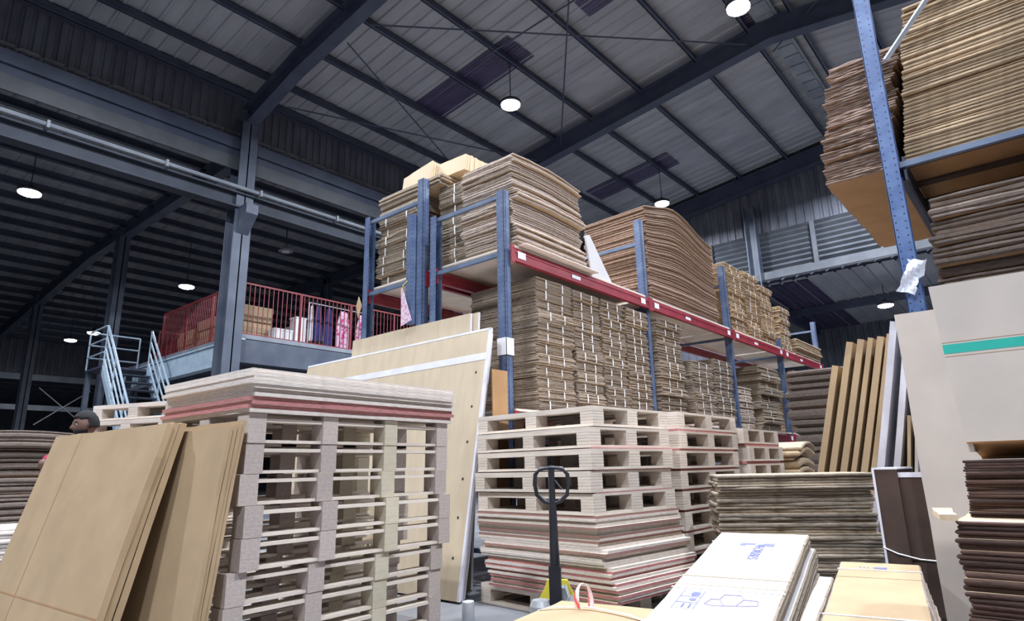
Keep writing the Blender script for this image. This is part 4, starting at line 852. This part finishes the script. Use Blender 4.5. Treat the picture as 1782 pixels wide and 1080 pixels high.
text('THIS SIDE UP', tt, (1.70, 0.20, z_+0.0006), (0, 0, -PI/2), 0.02, 'ink', 'printed_words') if False else None
us = tilted_stack('narrow_carton', 9, Vector((2.4, 0.786, 0.10)), math.radians(9.4), math.radians(4.0), 1.35, 0.072, 0.026, 'white_board', 'edge_olive', 'narrow white flat carton between the white and tan stacks', 'narrow white cartons', random.Random(72), jit=0.004, gj=0.004)
# tan bundle with a strip of red and white tape
t = thing('carton_bundle', 'tan carton bundle with white straps below the pallet jack', 'carton bundle', (1.98, 1.385, 0), (0, 0, math.radians(9.4)))
b = MB()
for k in range(13): b.sheet(0.86+RG.uniform(-.01, .01), 0.50+RG.uniform(-.01, .01), 0.027, 10, 6, lambda u, v, k=k: 0.0+k*0.0277+0.03*(k/12)*(math.sin(PI*u)*math.sin(PI*v)), 0, 1, 0.004, RG)
obj('cartons', b.mesh('tan_bundle', [M['kraft'], M['edge_tan']]), t)
for xx in (0.22, 0.60):
    b = MB(); P_ = [(-0.008, 0.0), (-0.008, 0.36), (0.06, 0.379), (0.25, 0.392 + 0.004), (0.44, 0.379), (0.508, 0.36), (0.508, 0.0)]
    for a, c in zip(P_[:-1], P_[1:]): b.add([(xx, a[0], a[1]), (xx+0.016, a[0], a[1]), (xx+0.016, c[0], c[1]), (xx, c[0], c[1]), (xx, a[0], a[1]+0.003), (xx+0.016, a[0], a[1]+0.003), (xx+0.016, c[0], c[1]+0.003), (xx, c[0], c[1]+0.003)], [(0, 1, 2, 3), (7, 6, 5, 4), (0, 4, 5, 1), (3, 2, 6, 7), (1, 5, 6, 2), (0, 3, 7, 4)])
    obj('strap', b.mesh('bundle_strap', M['strap']), t)
b = MB(); n_ = 14; prof = [(-0.036*math.cos(PI*i/n_)*(1+0.3*math.sin(PI*i/n_)), 0.10*math.sin(PI*i/n_)) for i in range(n_+1)]
vs = []
for i, (a, c) in enumerate(prof): q_ = 0.014+0.01*math.cos(i*0.45); vs += [(a, -q_+0.03*c, c), (a, q_+0.03*c, c), (a*0.96, q_+0.03*c, c-0.002), (a*0.96, -q_+0.03*c, c-0.002)]
b.add(vs, [(i*4+q, i*4+(q+1) % 4, i*4+4+(q+1) % 4, i*4+4+q) for i in range(n_) for q in range(4)])
obj('warning_tape', b.mesh('warning_tape', M['tape_rw']), None, (2.52, 1.74, 0.398), (0, 0, math.radians(-25)), 'loop of red and white warning tape standing on the tan bundle', 'tape')
# ------------------------------------------------------------------ pallet jack
JX, JY, JYAW = 3.10, 2.33, math.radians(33)
t = thing('pallet_jack', 'yellow pallet jack with a black handle before the plywood pile', 'pallet jack', (JX, JY, 0), (0, 0, JYAW))
b = MB(); b.tube([(0.0, 0, 0.22), (-0.02, 0, 0.60), (-0.03, 0, 0.80)], [0.034, 0.026, 0.022], 10); b.box(-0.05, 0.02, -0.034, 0.034, 0.18, 0.46)
o = obj('handle_shaft', b.mesh('jack_shaft', M['black']), t)
lp = [(-0.03, 0.0, 0.80), (-0.032, 0.045, 0.812), (-0.034, 0.088, 0.85), (-0.036, 0.100, 0.91), (-0.038, 0.094, 0.965), (-0.04, 0.065, 0.998), (-0.04, 0.0, 1.004), (-0.04, -0.065, 0.998), (-0.038, -0.094, 0.965), (-0.036, -0.100, 0.91), (-0.034, -0.088, 0.85), (-0.032, -0.045, 0.812)]
b = MB(); b.tube(lp, 0.0125, 10, closed=True); obj('handle_grip', smooth(b.mesh('jack_grip', M['black'])), t)
b = MB(); b.tube([(-0.03, 0, 0.79), (-0.038, 0, 0.93), (-0.04, 0, 0.995)], 0.019, 8); b.tube([(-0.045, -0.02, 0.93), (-0.055, -0.06, 0.88)], 0.006, 6); obj('release_lever', b.mesh('jack_lever', M['black']), t)
b = MB(); b.lathe([(0.06, 0.06), (0.065, 0.08), (0.065, 0.25), (0.05, 0.28), (0.03, 0.285)], 20, c=(-0.02, 0.085, 0)); b.box(-0.03, 0.08, -0.07, 0.11, 0.06, 0.20); b.lathe([(0.022, 0.2), (0.022, 0.34), (0.014, 0.35)], 14, c=(0.01, -0.045, 0)); obj('pump', b.mesh('jack_pump', M['pump']), t)
b = MB(); b.tube([(-0.05, -0.04, 0.22), (-0.05, -0.075, 0.30), (-0.035, -0.055, 0.36)], 0.009, 6); b.tube([(-0.052, -0.03, 0.22), (-0.06, -0.03, 0.22)], 0.02, 12); obj('linkage', b.mesh('jack_linkage', M['galv']), t)
b = MB(); b.prism([(-0.06, 0.36), (0.06, 0.36), (0.075, 0.32), (0.20, 0.10), (0.20, 0.05), (0.14, 0.05), (0.05, 0.24), (-0.05, 0.24), (-0.155, 0.05), (-0.19, 0.05), (-0.19, 0.09), (-0.075, 0.32)], 0.13, 0.17, axis='x')
b.add([(0.17, -0.07, 0.31), (0.17, 0.07, 0.31), (0.17, 0.055, 0.36), (0.17, -0.055, 0.36), (0.30, -0.055, 0.28), (0.30, 0.055, 0.28)], [(0, 1, 5, 4), (3, 2, 5, 4), (0, 3, 4), (1, 2, 5), (0, 1, 2, 3)])
obj('fork_frame', b.mesh('jack_frame', M['yellow']), t)
for s_ in (-1, 1):
    b = MB(); b.box(0.13, 0.56, s_*0.13-0.055, s_*0.13+0.055, 0.06, 0.10); obj('fork', b.mesh('jack_fork', M['yellow']), t)
    b = MB(); b.tube([(0.03, s_*0.055, 0.09), (0.03, s_*0.085, 0.09)], 0.09, 20); obj('wheel', b.mesh('jack_wheel', M['black']), t)
    b = MB(); b.tube([(0.50, s_*0.13-0.05, 0.036), (0.50, s_*0.13+0.05, 0.036)], 0.036, 16); obj('roller', b.mesh('jack_roller', M['pump']), t)
b = MB(); b.add([(0.128, -0.085, 0.285), (0.128, -0.135, 0.205), (0.128, -0.10, 0.175), (0.128, -0.052, 0.255), (0.126, -0.085, 0.285), (0.126, -0.135, 0.205), (0.126, -0.10, 0.175), (0.126, -0.052, 0.255)], [(0, 1, 2, 3), (7, 6, 5, 4), (0, 4, 5, 1), (1, 5, 6, 2), (2, 6, 7, 3), (3, 7, 4, 0)]); obj('maker_label', b.mesh('jack_label', M['label']), t)
# ------------------------------------------------------------------ mezzanine, railings, stairs
XM, YM0, ZM = 6.85, 14.05, 4.2
t = thing('mezzanine', 'raised steel mezzanine platform with pale edge beam behind the racks', 'mezzanine', (XM, YM0, 0))
b = MB(); b.box(0, 11.5, 0, 7.0, ZM-0.10, ZM); obj('deck', b.mesh('mezzanine_deck', M['steel_light']), t)
b = MB(); b.box(0.0, 0.05, 0.0, 7, 3.56, 4.06); b.box(-0.06, 0.16, 0, 7, 3.53, 3.56); b.box(-0.04, 0.16, 0, 7, 4.06, 4.10)
for q in range(3): b.box(-0.004, 0, 0.6+q*1.5, 0.8+q*1.5, 3.66, 3.96)
obj('edge_beam', b.mesh('mezzanine_side_beam', M['stair']), t)
b = MB(); b.box(0, 11.5, 0.02, 0.06, 3.55, 4.1); b.box(0, 11.5, -0.06, 0.14, 3.52, 3.55); obj('edge_beam', b.mesh('mezzanine_front_beam', M['steel_mid']), t)
for q in range(6):
    b = MB(); b.box(0.1, 11.5, 1.0+q*1.1, 1.1+q*1.1, 3.85, 4.1); obj('joist', b.mesh('mezzanine_joist', M['steel_mid']), t)
for (px, py) in [(0.1, 0.35), (0.1, 6.7), (4.5, 0.3), (9.0, 0.3), (4.5, 5), (9, 5)]:
    b = MB(); b.box(px, px+0.22, py, py+0.02, 0, 3.53); b.box(px, px+0.22, py+0.2, py+0.22, 0, 3.53); b.box(px+0.1, px+0.12, py, py+0.22, 0, 3.53); obj('post', b.mesh('mezzanine_post', M['steel_mid']), t)
bal = MB(); bal.box(-0.008, 0.008, -0.008, 0.008, 0.02, 1.22); balm = bal.mesh('baluster', M['rail_red'])
def railing(x0, y0, x1, y1, label, n, h=1.25):
    L = math.hypot(x1-x0, y1-y0); a = math.atan2(y1-y0, x1-x0)
    t = thing('railing', label, 'railing', (x0, y0, ZM), (0, 0, a), 'red mezzanine railings')
    b = MB(); b.box(0, L, -0.018, 0.018, h-0.03, h+0.01); obj('top_rail', b.mesh('railing_top', M['rail_red']), t)
    b = MB(); b.box(0, L, -0.012, 0.012, 0.0, 0.03); obj('bottom_rail', b.mesh('railing_bottom', M['rail_red']), t)
    for k in range(n): obj('baluster', balm, t, (0.03+(L-0.06)*k/(n-1), 0, 0))
    for k in range(int(L/1.5)+1):
        b = MB(); b.box(-0.02, 0.02, -0.02, 0.02, 0, h); obj('post', b.mesh('railing_post', M['rail_red']), t, (min(L-0.02, 0.02+k*1.5), 0, 0))
    return t
railing(XM+0.03, 18.6, XM+0.03, YM0+0.05, 'red barred railing along the mezzanine side from stairs to big column', 44)
railing(XM+0.05, YM0+0.04, XM+8.0, YM0+0.04, 'red barred railing along the mezzanine front behind the racks', 66)
railing(XM+0.8, 20.95, XM+8, 20.95, 'red barred railing along the mezzanine rear side beyond the stairs', 60)
# goods on the mezzanine
for k, (x, y, L_, W_, n, nm) in enumerate([(7.2, 14.9, 0.9, 0.9, 7, 'beside the big column'), (7.2, 16.0, 0.9, 1.1, 6, 'second from the big column'), (7.2, 17.3, 0.9, 1.0, 5, 'next to the stairs'), (12.0, 14.5, 1.0, 0.8, 7, 'behind the pink cloth'), (13.3, 14.5, 1.0, 0.8, 6, 'behind the near blue post'), (8.9, 15.3, 1.0, 0.8, 5, 'behind the hanging clothes')]):
    bm_ = MB(); bm_.sheet(L_, W_, 0.135, 4, 4, lambda u, v: 0, 0, 1, 0.01, RG); me = bm_.mesh('mezzanine_bale', [M['kraft'], M['edge_tan' if k < 3 else 'edge_olive']])
    for j in range(n): obj('carton_bundle', me, None, (x+RG.uniform(-.03, .03), y+RG.uniform(-.03, .03), ZM+0.002+j*0.137), (0, 0, 0), 'flat carton bundle on the mezzanine stack %s, %s' % (nm, nth(n-1-j, n)), 'carton bundle', 'bundles on the mezzanine')
for k, (x, y, L_, H_, nm) in enumerate([(8.0, 14.55, 0.5, 0.35, 'beside the big column'), (8.6, 14.6, 0.3, 0.75, 'tall and narrow before the clothes')]):
    b = MB(); b.box(0, L_, 0, 0.3, 0, H_); b.box(-0.01, L_+0.01, -0.01, 0.31, H_, H_+0.04); obj('storage_box', b.mesh('storage_box', M['label']), None, (x, y, ZM+0.001), label='white box behind the mezzanine railing, %s' % nm, cat='box')
t = thing('garment_rail', 'metal garment rail behind the mezzanine railing', 'garment rail', (9.05, 14.75, ZM))
b = MB(); b.tube([(0, 0, 1.28), (2.1, 0, 1.28)], 0.015, 8)
for xx in (0, 2.1): b.tube([(xx, 0, 0.02), (xx, 0, 1.28)], 0.015, 8); b.tube([(xx, -0.25, 0.015), (xx, 0.25, 0.015)], 0.015, 8)
obj('rail_tube', b.mesh('garment_rail_tube', M['galv']), t)
def garment(x, w_, h, mat, label, k):
    b = MB(); vs = []; nx, nz = 8, 8
    for s_ in (0, 1):
        for j in range(nz+1):
            for i in range(nx+1):
                u = i/nx; v = j/nz; ww = w_*(0.45+0.55*min(1, v*2.2)); wob = 0.03*math.sin(u*9+k+v*3)*v
                vs.append(((u-0.5)*ww, (0.045 if s_ else -0.045)*(0.4+0.6*math.sin(PI*u))+wob, -h*v - 0.02*math.sin(u*7)*v))
    q = (nx+1)*(nz+1); fs = []
    for j in range(nz):
        for i in range(nx):
            a = j*(nx+1)+i; fs += [(a, a+nx+1, a+nx+2, a+1), (q+a, q+a+1, q+a+nx+2, q+a+nx+1)]
    for j in range(nz):
        a = j*(nx+1); fs += [(a, q+a, q+a+nx+1, a+nx+1), (a+nx, a+2*nx+1, q+a+2*nx+1, q+a+nx)]
    fs += [(i, i+1, q+i+1, q+i) for i in range(nx)]
    b.add(vs, fs); me = smooth(b.mesh('garment', M[mat])); o = obj('hanging_garment', me, None, (x, 14.75, ZM+1.20), (0, 0, 0.2), label, 'garment', 'clothes hanging on the mezzanine')
    b = MB(); b.tube([(0, 0, -0.01), (0, 0, 0.035), (0.012, 0, 0.06)], 0.004, 5); obj('hook', b.mesh('garment_hook', M['galv']), o)
garment(9.35, 0.28, 0.95, 'navy', 'dark blue garment hanging on the mezzanine rail', 0)
garment(9.68, 0.30, 1.05, 'navy', 'second dark blue garment, half behind the pink floral cloth', 1)
garment(10.16, 0.56, 1.10, 'pink', 'pink floral cloth hanging on the mezzanine, next to dark blue garments', 2)
garment(10.80, 0.56, 1.10, 'pink', 'second pink floral cloth hanging beside the rack end', 3)
garment(9.14, 0.08, 0.95, 'label', 'narrow white garment at the column end of the garment rail', 4)
# stairs
SX0, SX1, SY, SZ = 5.50, 6.62, 18.55, 3.85
t = thing('staircase', 'pale blue steel staircase with slanting handrails climbing to the mezzanine', 'staircase', (0, 0, 0)); sl = 1.08; nst = 17
b = MB(); b.box(SX0-0.02, XM-0.07, SY, SY+1.25, SZ-0.06, SZ); obj('landing', b.mesh('stair_landing', M['steel']), t)
tr = MB(); tr.box(SX0+0.05, SX1-0.05, 0, 0.26, -0.035, 0); trm = tr.mesh('stair_tread', M['steel'])
for k in range(nst):
    z = SZ-(k+1)*SZ/(nst+1); obj('tread', trm, t, (0, SY-(SZ-z)/sl-0.12, z))
ye = SY-SZ/sl
for x in (SX0, SX1-0.05):
    b = MB(); b.add([(x, SY, SZ), (x+0.05, SY, SZ), (x+0.05, ye, 0.0), (x, ye, 0.0), (x, SY, SZ-0.24), (x+0.05, SY, SZ-0.24), (x+0.05, ye+0.24, 0.0), (x, ye+0.24, 0.0)], [(0, 1, 2, 3), (7, 6, 5, 4), (0, 3, 7, 4), (1, 5, 6, 2), (0, 4, 5, 1)]); obj('stringer', b.mesh('stair_stringer', M['stair']), t)
    for hh, r_ in ((1.05, 0.032), (0.75, 0.024), (0.45, 0.024), (0.15, 0.03)):
        b = MB(); b.tube([(x+0.025, SY, SZ+hh), (x+0.025, ye, hh)], r_, 8); obj('handrail', smooth(b.mesh('stair_handrail', M['stair'])), t)
    for k in range(5):
        y = SY-k*(SY-ye-0.1)/4; z = SZ-(SY-y)*sl; b = MB(); b.tube([(x+0.025, y, z-0.1), (x+0.025, y, z+1.05)], 0.022, 8); obj('post', b.mesh('stair_post', M['stair']), t)
for (a, c) in [((SX0, SY), (SX0, SY+1.25)), ((SX0, SY+1.25), (XM-0.1, SY+1.25))]:
    for hh in (1.05, 0.7, 0.35): b = MB(); b.tube([(a[0], a[1], SZ+hh), (c[0], c[1], SZ+hh)], 0.022, 8); obj('landing_rail', b.mesh('landing_rail', M['stair']), t)
    b = MB(); b.tube([(c[0], c[1], SZ), (c[0], c[1], SZ+1.05)], 0.022, 8); obj('post', b.mesh('landing_post', M['stair']), t)
for (x, y) in [(SX0, SY+1.2), (SX0, SY+0.05), (XM-0.35, SY+1.2)]:
    b = MB(); b.box(x, x+0.12, y-0.06, y+0.06, 0, SZ-0.06); obj('leg', b.mesh('landing_leg', M['steel_mid']), t)
# ------------------------------------------------------------------ far piles at the side
def bend_f(u, v, h): return 0.10*math.sin(PI*u)*h*(0.6+0.1*math.sin(9*h))
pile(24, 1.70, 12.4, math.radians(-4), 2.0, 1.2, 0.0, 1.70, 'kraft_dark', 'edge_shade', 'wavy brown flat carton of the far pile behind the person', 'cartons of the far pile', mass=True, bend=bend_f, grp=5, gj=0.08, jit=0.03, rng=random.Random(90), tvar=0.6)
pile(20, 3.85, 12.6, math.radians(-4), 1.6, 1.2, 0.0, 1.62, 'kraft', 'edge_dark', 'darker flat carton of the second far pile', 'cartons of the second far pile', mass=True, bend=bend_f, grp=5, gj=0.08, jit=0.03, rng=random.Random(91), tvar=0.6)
pile(9, 1.55, 10.6, math.radians(-6), 1.3, 0.9, 0.0, 0.42, 'label', 'ply_edge', 'pale flat sheet of the low pile on the floor', 'pale sheets on the floor', grp=4, gj=0.04, jit=0.03, rng=random.Random(92), tvar=0.4, name='pale_sheet')
# piles behind the standing cartons
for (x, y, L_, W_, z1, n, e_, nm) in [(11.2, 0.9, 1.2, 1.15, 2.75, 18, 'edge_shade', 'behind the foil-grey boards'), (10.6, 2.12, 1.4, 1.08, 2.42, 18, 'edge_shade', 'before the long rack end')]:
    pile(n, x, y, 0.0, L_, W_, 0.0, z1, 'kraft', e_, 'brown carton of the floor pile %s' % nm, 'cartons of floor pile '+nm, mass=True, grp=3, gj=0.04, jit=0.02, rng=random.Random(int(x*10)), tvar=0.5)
pile(8, 7.55, 2.25, 0.1, 0.9, 0.9, 0.62, 1.17, 'kraft_light', 'edge_tan', 'curled tan flat carton between pallets and standing cartons', 'curled cartons', mass=False, bend=lambda u, v, h: 0.08*h*math.sin(PI*max(0, min(1, u))), grp=3, gj=0.05, jit=0.03, rng=random.Random(95), tvar=0.5)
pile(5, 7.55, 2.25, 0.1, 0.9, 0.9, 0.0, 0.61, 'kraft', 'edge_grey', 'thick carton at the base of the curled cartons', 'thick base cartons', mass=True, grp=3, gj=0.02, jit=0.01, rng=random.Random(96))
# another rack far beyond
for (x, y, nm) in [(16.6, 1.3, 'nearer post'), (17.6, 0.85, 'farther post')]:
    b = MB(); b.box(-0.05, 0.05, -0.05, 0.05, 0, 4.0 if y > 1 else 3.9); obj('rack_post', b.mesh('far_rack_post', M['rack_blue_b']), None, (x, y, 0), label='distant blue post showing above the standing cartons, %s' % nm, cat='rack post')
# small things on the rack
b = MB(); b.add([(0, 0, 0), (0.02, -0.13, -0.36), (0.02, 0.035, -0.40), (0.0, 0.02, 0.01), (-0.006, 0, 0), (0.012, -0.13, -0.36), (0.012, 0.035, -0.40), (-0.006, 0.02, 0.01)], [(0, 1, 2, 3), (7, 6, 5, 4), (0, 4, 5, 1), (1, 5, 6, 2), (2, 6, 7, 3), (3, 7, 4, 0)])
o = obj('pennant', b.mesh('pennant', M['flag']), None, (4.225, 5.08, 2.90), (0, 0, 0), 'small pink and white pennant tied to the back row post', 'pennant')
b = MB(); b.tube([(0, 0.01, 0.0), (0.02, 0.02, 0.05), (0.05, -0.02, 0.10)], 0.004, 5); obj('string', b.mesh('pennant_string', M['yellow']), o)
b = MB(); b.prism([(0, 0), (0.06, 0.12), (0.10, 0.02), (0.06, -0.14)], -0.004, 0.004, axis='x'); obj('hanging_tag', b.mesh('hanging_tag', M['kraft']), None, (4.30, 5.90, 2.88), (0, 0, 0), 'small tan card hanging at the last blue post of the back row', 'tag')
# ------------------------------------------------------------------ the person
def skin_body(name, verts, edges, root, mat, parent, levels=2):
    me = bpy.data.meshes.new(name); me.from_pydata([v[0] for v in verts], edges, []); me.materials.append(M[mat])
    o = bpy.data.objects.new(name, me); COL.objects.link(o); o.parent = parent
    md = o.modifiers.new('skin', 'SKIN'); md.use_smooth_shade = True
    for i, v in enumerate(verts):
        r = v[1]; me.skin_vertices[0].data[i].radius = r if isinstance(r, tuple) else (r, r)
    me.skin_vertices[0].data[root].use_root = True
    o.modifiers.new('sub', 'SUBSURF').levels = levels; o.modifiers['sub'].render_levels = levels
    return o
PXY = Vector((1.86, 6.30, 0))
t = thing('person', 'person with dark hair and beard in a crimson shirt reaching sideways behind the slanting cartons', 'person', PXY, (0, 0, math.radians(90)))
# local axes: x = facing, y = his left. he faces -x of the world plus a little towards the camera
t.rotation_euler = (0, 0, math.radians(188)); t.scale = (0.94, 0.94, 0.925)
V = [((0, 0, 0.88), (0.13, 0.15)), ((0.01, 0, 1.05), (0.11, 0.14)), ((0.02, 0, 1.22), (0.12, 0.16)), ((0.02, 0, 1.34), (0.09, 0.13)), ((0.03, 0, 1.41), (0.055, 0.055)), ((0.045, 0, 1.47), (0.05, 0.05)),
     ((0.02, 0.17, 1.32), (0.06, 0.06)), ((0.46, 0.22, 1.22), (0.045, 0.045)), ((0.26, 0.20, 1.03), (0.036, 0.034)), ((0.24, 0.19, 0.96), (0.03, 0.022)),
     ((0.02, -0.17, 1.32), (0.06, 0.06)), ((0.03, -0.24, 1.08), (0.045, 0.045)), ((0.16, -0.25, 0.90), (0.036, 0.034)), ((0.23, -0.24, 0.86), (0.03, 0.022)),
     ((0.01, 0.10, 0.82), (0.09, 0.09)), ((0.03, 0.11, 0.46), (0.058, 0.06)), ((0.0, 0.11, 0.09), (0.04, 0.04)), ((0.12, 0.12, 0.035), (0.03, 0.04)),
     ((0.01, -0.10, 0.82), (0.09, 0.09)), ((0.02, -0.11, 0.46), (0.058, 0.06)), ((-0.02, -0.11, 0.09), (0.04, 0.04)), ((0.10, -0.12, 0.035), (0.03, 0.04))]
Ed = [(0, 1), (1, 2), (2, 3), (3, 4), (4, 5), (3, 6), (6, 7), (7, 8), (8, 9), (3, 10), (10, 11), (11, 12), (12, 13), (0, 14), (14, 15), (15, 16), (16, 17), (0, 18), (18, 19), (19, 20), (20, 21)]
body = skin_body('body', V, Ed, 0, 'skin', t)
for hx, hy, hz, sg in ((0.24, 0.19, 0.93, 1), (0.25, -0.24, 0.855, -1)):
    fv = [((hx-0.02, hy, hz), 0.022)]; fe = []
    for q, (oy, ln) in enumerate([(-0.027, 0.065), (-0.009, 0.078), (0.009, 0.072), (0.026, 0.056)]):
        n0 = len(fv); fv += [((hx+0.03, hy+oy, hz), 0.010), ((hx+0.03+ln*0.55, hy+oy*1.1, hz-0.012), 0.0085), ((hx+0.03+ln, hy+oy*1.1, hz-0.034), 0.007)]; fe += [(0, n0), (n0, n0+1), (n0+1, n0+2)]
    n0 = len(fv); fv += [((hx, hy-sg*0.035, hz-0.01), 0.011), ((hx+0.035, hy-sg*0.05, hz-0.03), 0.009)]; fe += [(0, n0), (n0, n0+1)]
    skin_body('hand', fv, fe, 0, 'skin', t)
# head: shaped sphere with brow, nose, lips, chin
def head_mesh():
    b = MB(); nu, nv = 36, 28; vs = []
    for j in range(nv+1):
        th = PI*j/nv
        for i in range(nu):
            ph = 2*PI*i/nu; sx, sy, sz = math.sin(th)*math.cos(ph), math.sin(th)*math.sin(ph), math.cos(th)
            x, y, z = sx*0.098, sy*0.076, sz*0.118
            if sz < -0.1: k = (-sz-0.1); x *= 1-0.10*k + (0.10*k if sx > 0 else -0.25*k); y *= 1-0.34*k
            g = lambda cy, cz, wy, wz: math.exp(-((y-cy)/wy)**2-((z-cz)/wz)**2) if sx > 0.2 else 0
            x += 0.026*g(0, -0.022, 0.012, 0.014) + 0.014*g(0, 0.0, 0.010, 0.024)       # nose
            x -= 0.012*(g(0.032, 0.008, 0.017, 0.012)+g(-0.032, 0.008, 0.017, 0.012))    # eye sockets
            x += 0.006*(g(0.03, 0.03, 0.03, 0.008)+g(-0.03, 0.03, 0.03, 0.008))           # brow
            x += 0.007*g(0, -0.054, 0.024, 0.006) + 0.006*g(0, -0.067, 0.02, 0.006) + 0.010*g(0, -0.098, 0.022, 0.014)
            vs.append((x, y, z))
    fs = [(j*nu+i, (j+1)*nu+i, (j+1)*nu+(i+1) % nu, j*nu+(i+1) % nu) for j in range(nv) for i in range(nu)]
    b.add(vs, fs); return smooth(b.mesh('head', M['skin']))
HR = (0, math.radians(6), math.radians(-8))
hd = obj('head', head_mesh(), t, (0.062, 0, 1.565), HR)
def shell(name, mat, test, grow, parent):
    me0 = hd.data; b = MB(); keep = {}
    for p in me0.polygons:
        c = p.center
        if test(c):
            idx = []
            for v in p.vertices:
                if v not in keep: keep[v] = len(b.v); co = me0.vertices[v].co; b.v.append(tuple(co*grow(co)))
                idx.append(keep[v])
            b.f.append(tuple(idx)); b.mi.append(0)
    o = obj(name, smooth(b.mesh(name, M[mat])), parent); m_ = o.modifiers.new('thick', 'SOLIDIFY'); m_.thickness = 0.008; m_.offset = -0.5; return o
rh = random.Random(3)
shell('hair', 'hair', lambda c: (c.z > 0.055 or (c.x < 0.0 and c.z > -0.03)) and not (c.x > 0.055 and c.z < 0.066), lambda co: 1.12+0.05*noise.noise(co*60), hd)
shell('beard', 'hair', lambda c: c.x > 0.0 and c.z < -0.040 and not (c.x > 0.08 and -0.072 < c.z < -0.046), lambda co: 1.035, hd)
shell('moustache', 'hair', lambda c: c.x > 0.06 and -0.050 < c.z < -0.036 and abs(c.y) < 0.035, lambda co: 1.03, hd)
for sy in (-1, 1):
    b = MB(); b.lathe([(0.001, -0.02), (0.012, -0.014), (0.016, 0.0), (0.014, 0.016), (0.004, 0.026)], 10); b.v = [(p[0]*1.0, p[1]*0.45, p[2]) for p in b.v]; obj('ear', smooth(b.mesh('ear', M['skin'])), hd, (-0.004, sy*0.078, -0.004))
    b = MB(); b.lathe([(0.001, -0.007), (0.006, -0.005), (0.0075, 0), (0.006, 0.005), (0.001, 0.007)], 12); obj('eye', smooth(b.mesh('eye', M['label'])), hd, (0.080, sy*0.031, 0.008))
    b = MB(); b.tube([(0.0850, sy*0.031, 0.008), (0.0905, sy*0.031, 0.008)], 0.0055, 10); obj('iris', b.mesh('iris', M['ink_black']), hd)
    b = MB(); b.tube([(0.088, sy*0.014, 0.030), (0.090, sy*0.030, 0.035), (0.080, sy*0.048, 0.029)], 0.004, 6); obj('eyebrow', b.mesh('eyebrow', M['hair']), hd)
SV = [((0, 0, 0.86), (0.15, 0.17)), ((0.01, 0, 1.05), (0.13, 0.16)), ((0.02, 0, 1.22), (0.135, 0.175)), ((0.02, 0, 1.34), (0.10, 0.145)), ((0.03, 0, 1.40), (0.068, 0.068)),
      ((0.02, 0.175, 1.32), (0.078, 0.078)), ((0.455, 0.22, 1.215), (0.075, 0.075)), ((0.02, -0.175, 1.32), (0.078, 0.078)), ((0.03, -0.235, 1.12), (0.062, 0.062))]
skin_body('shirt', SV, [(0, 1), (1, 2), (2, 3), (3, 4), (3, 5), (5, 6), (3, 7), (7, 8)], 0, 'shirt', t)
TV = [((0, 0, 0.90), (0.14, 0.16)), ((0.01, 0.10, 0.80), (0.105, 0.105)), ((0.03, 0.11, 0.46), (0.078, 0.08)), ((0.0, 0.11, 0.12), (0.062, 0.062)), ((0.01, -0.10, 0.80), (0.105, 0.105)), ((0.02, -0.11, 0.46), (0.078, 0.08)), ((-0.02, -0.11, 0.12), (0.062, 0.062))]
skin_body('trousers', TV, [(0, 1), (1, 2), (2, 3), (0, 4), (4, 5), (5, 6)], 0, 'trouser', t)
for sy in (-1, 1):
    b = MB(); b.lathe([(0.05, 0), (0.055, 0.02), (0.045, 0.07), (0.03, 0.09)], 14); b.v = [(p[0]*2.2+0.06, p[1]*0.9, p[2]) for p in b.v]; obj('shoe', smooth(b.mesh('shoe', M['black'])), t, (0.0 if sy > 0 else -0.02, sy*0.115, 0))
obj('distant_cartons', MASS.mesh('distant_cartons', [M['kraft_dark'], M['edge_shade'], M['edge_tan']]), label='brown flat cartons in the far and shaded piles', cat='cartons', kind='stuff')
# drop prototypes that no stack used
for o in [o for o in SC.objects if o.get('label') == 'x']:
    for ch in list(o.children): bpy.data.objects.remove(ch)
    bpy.data.objects.remove(o)
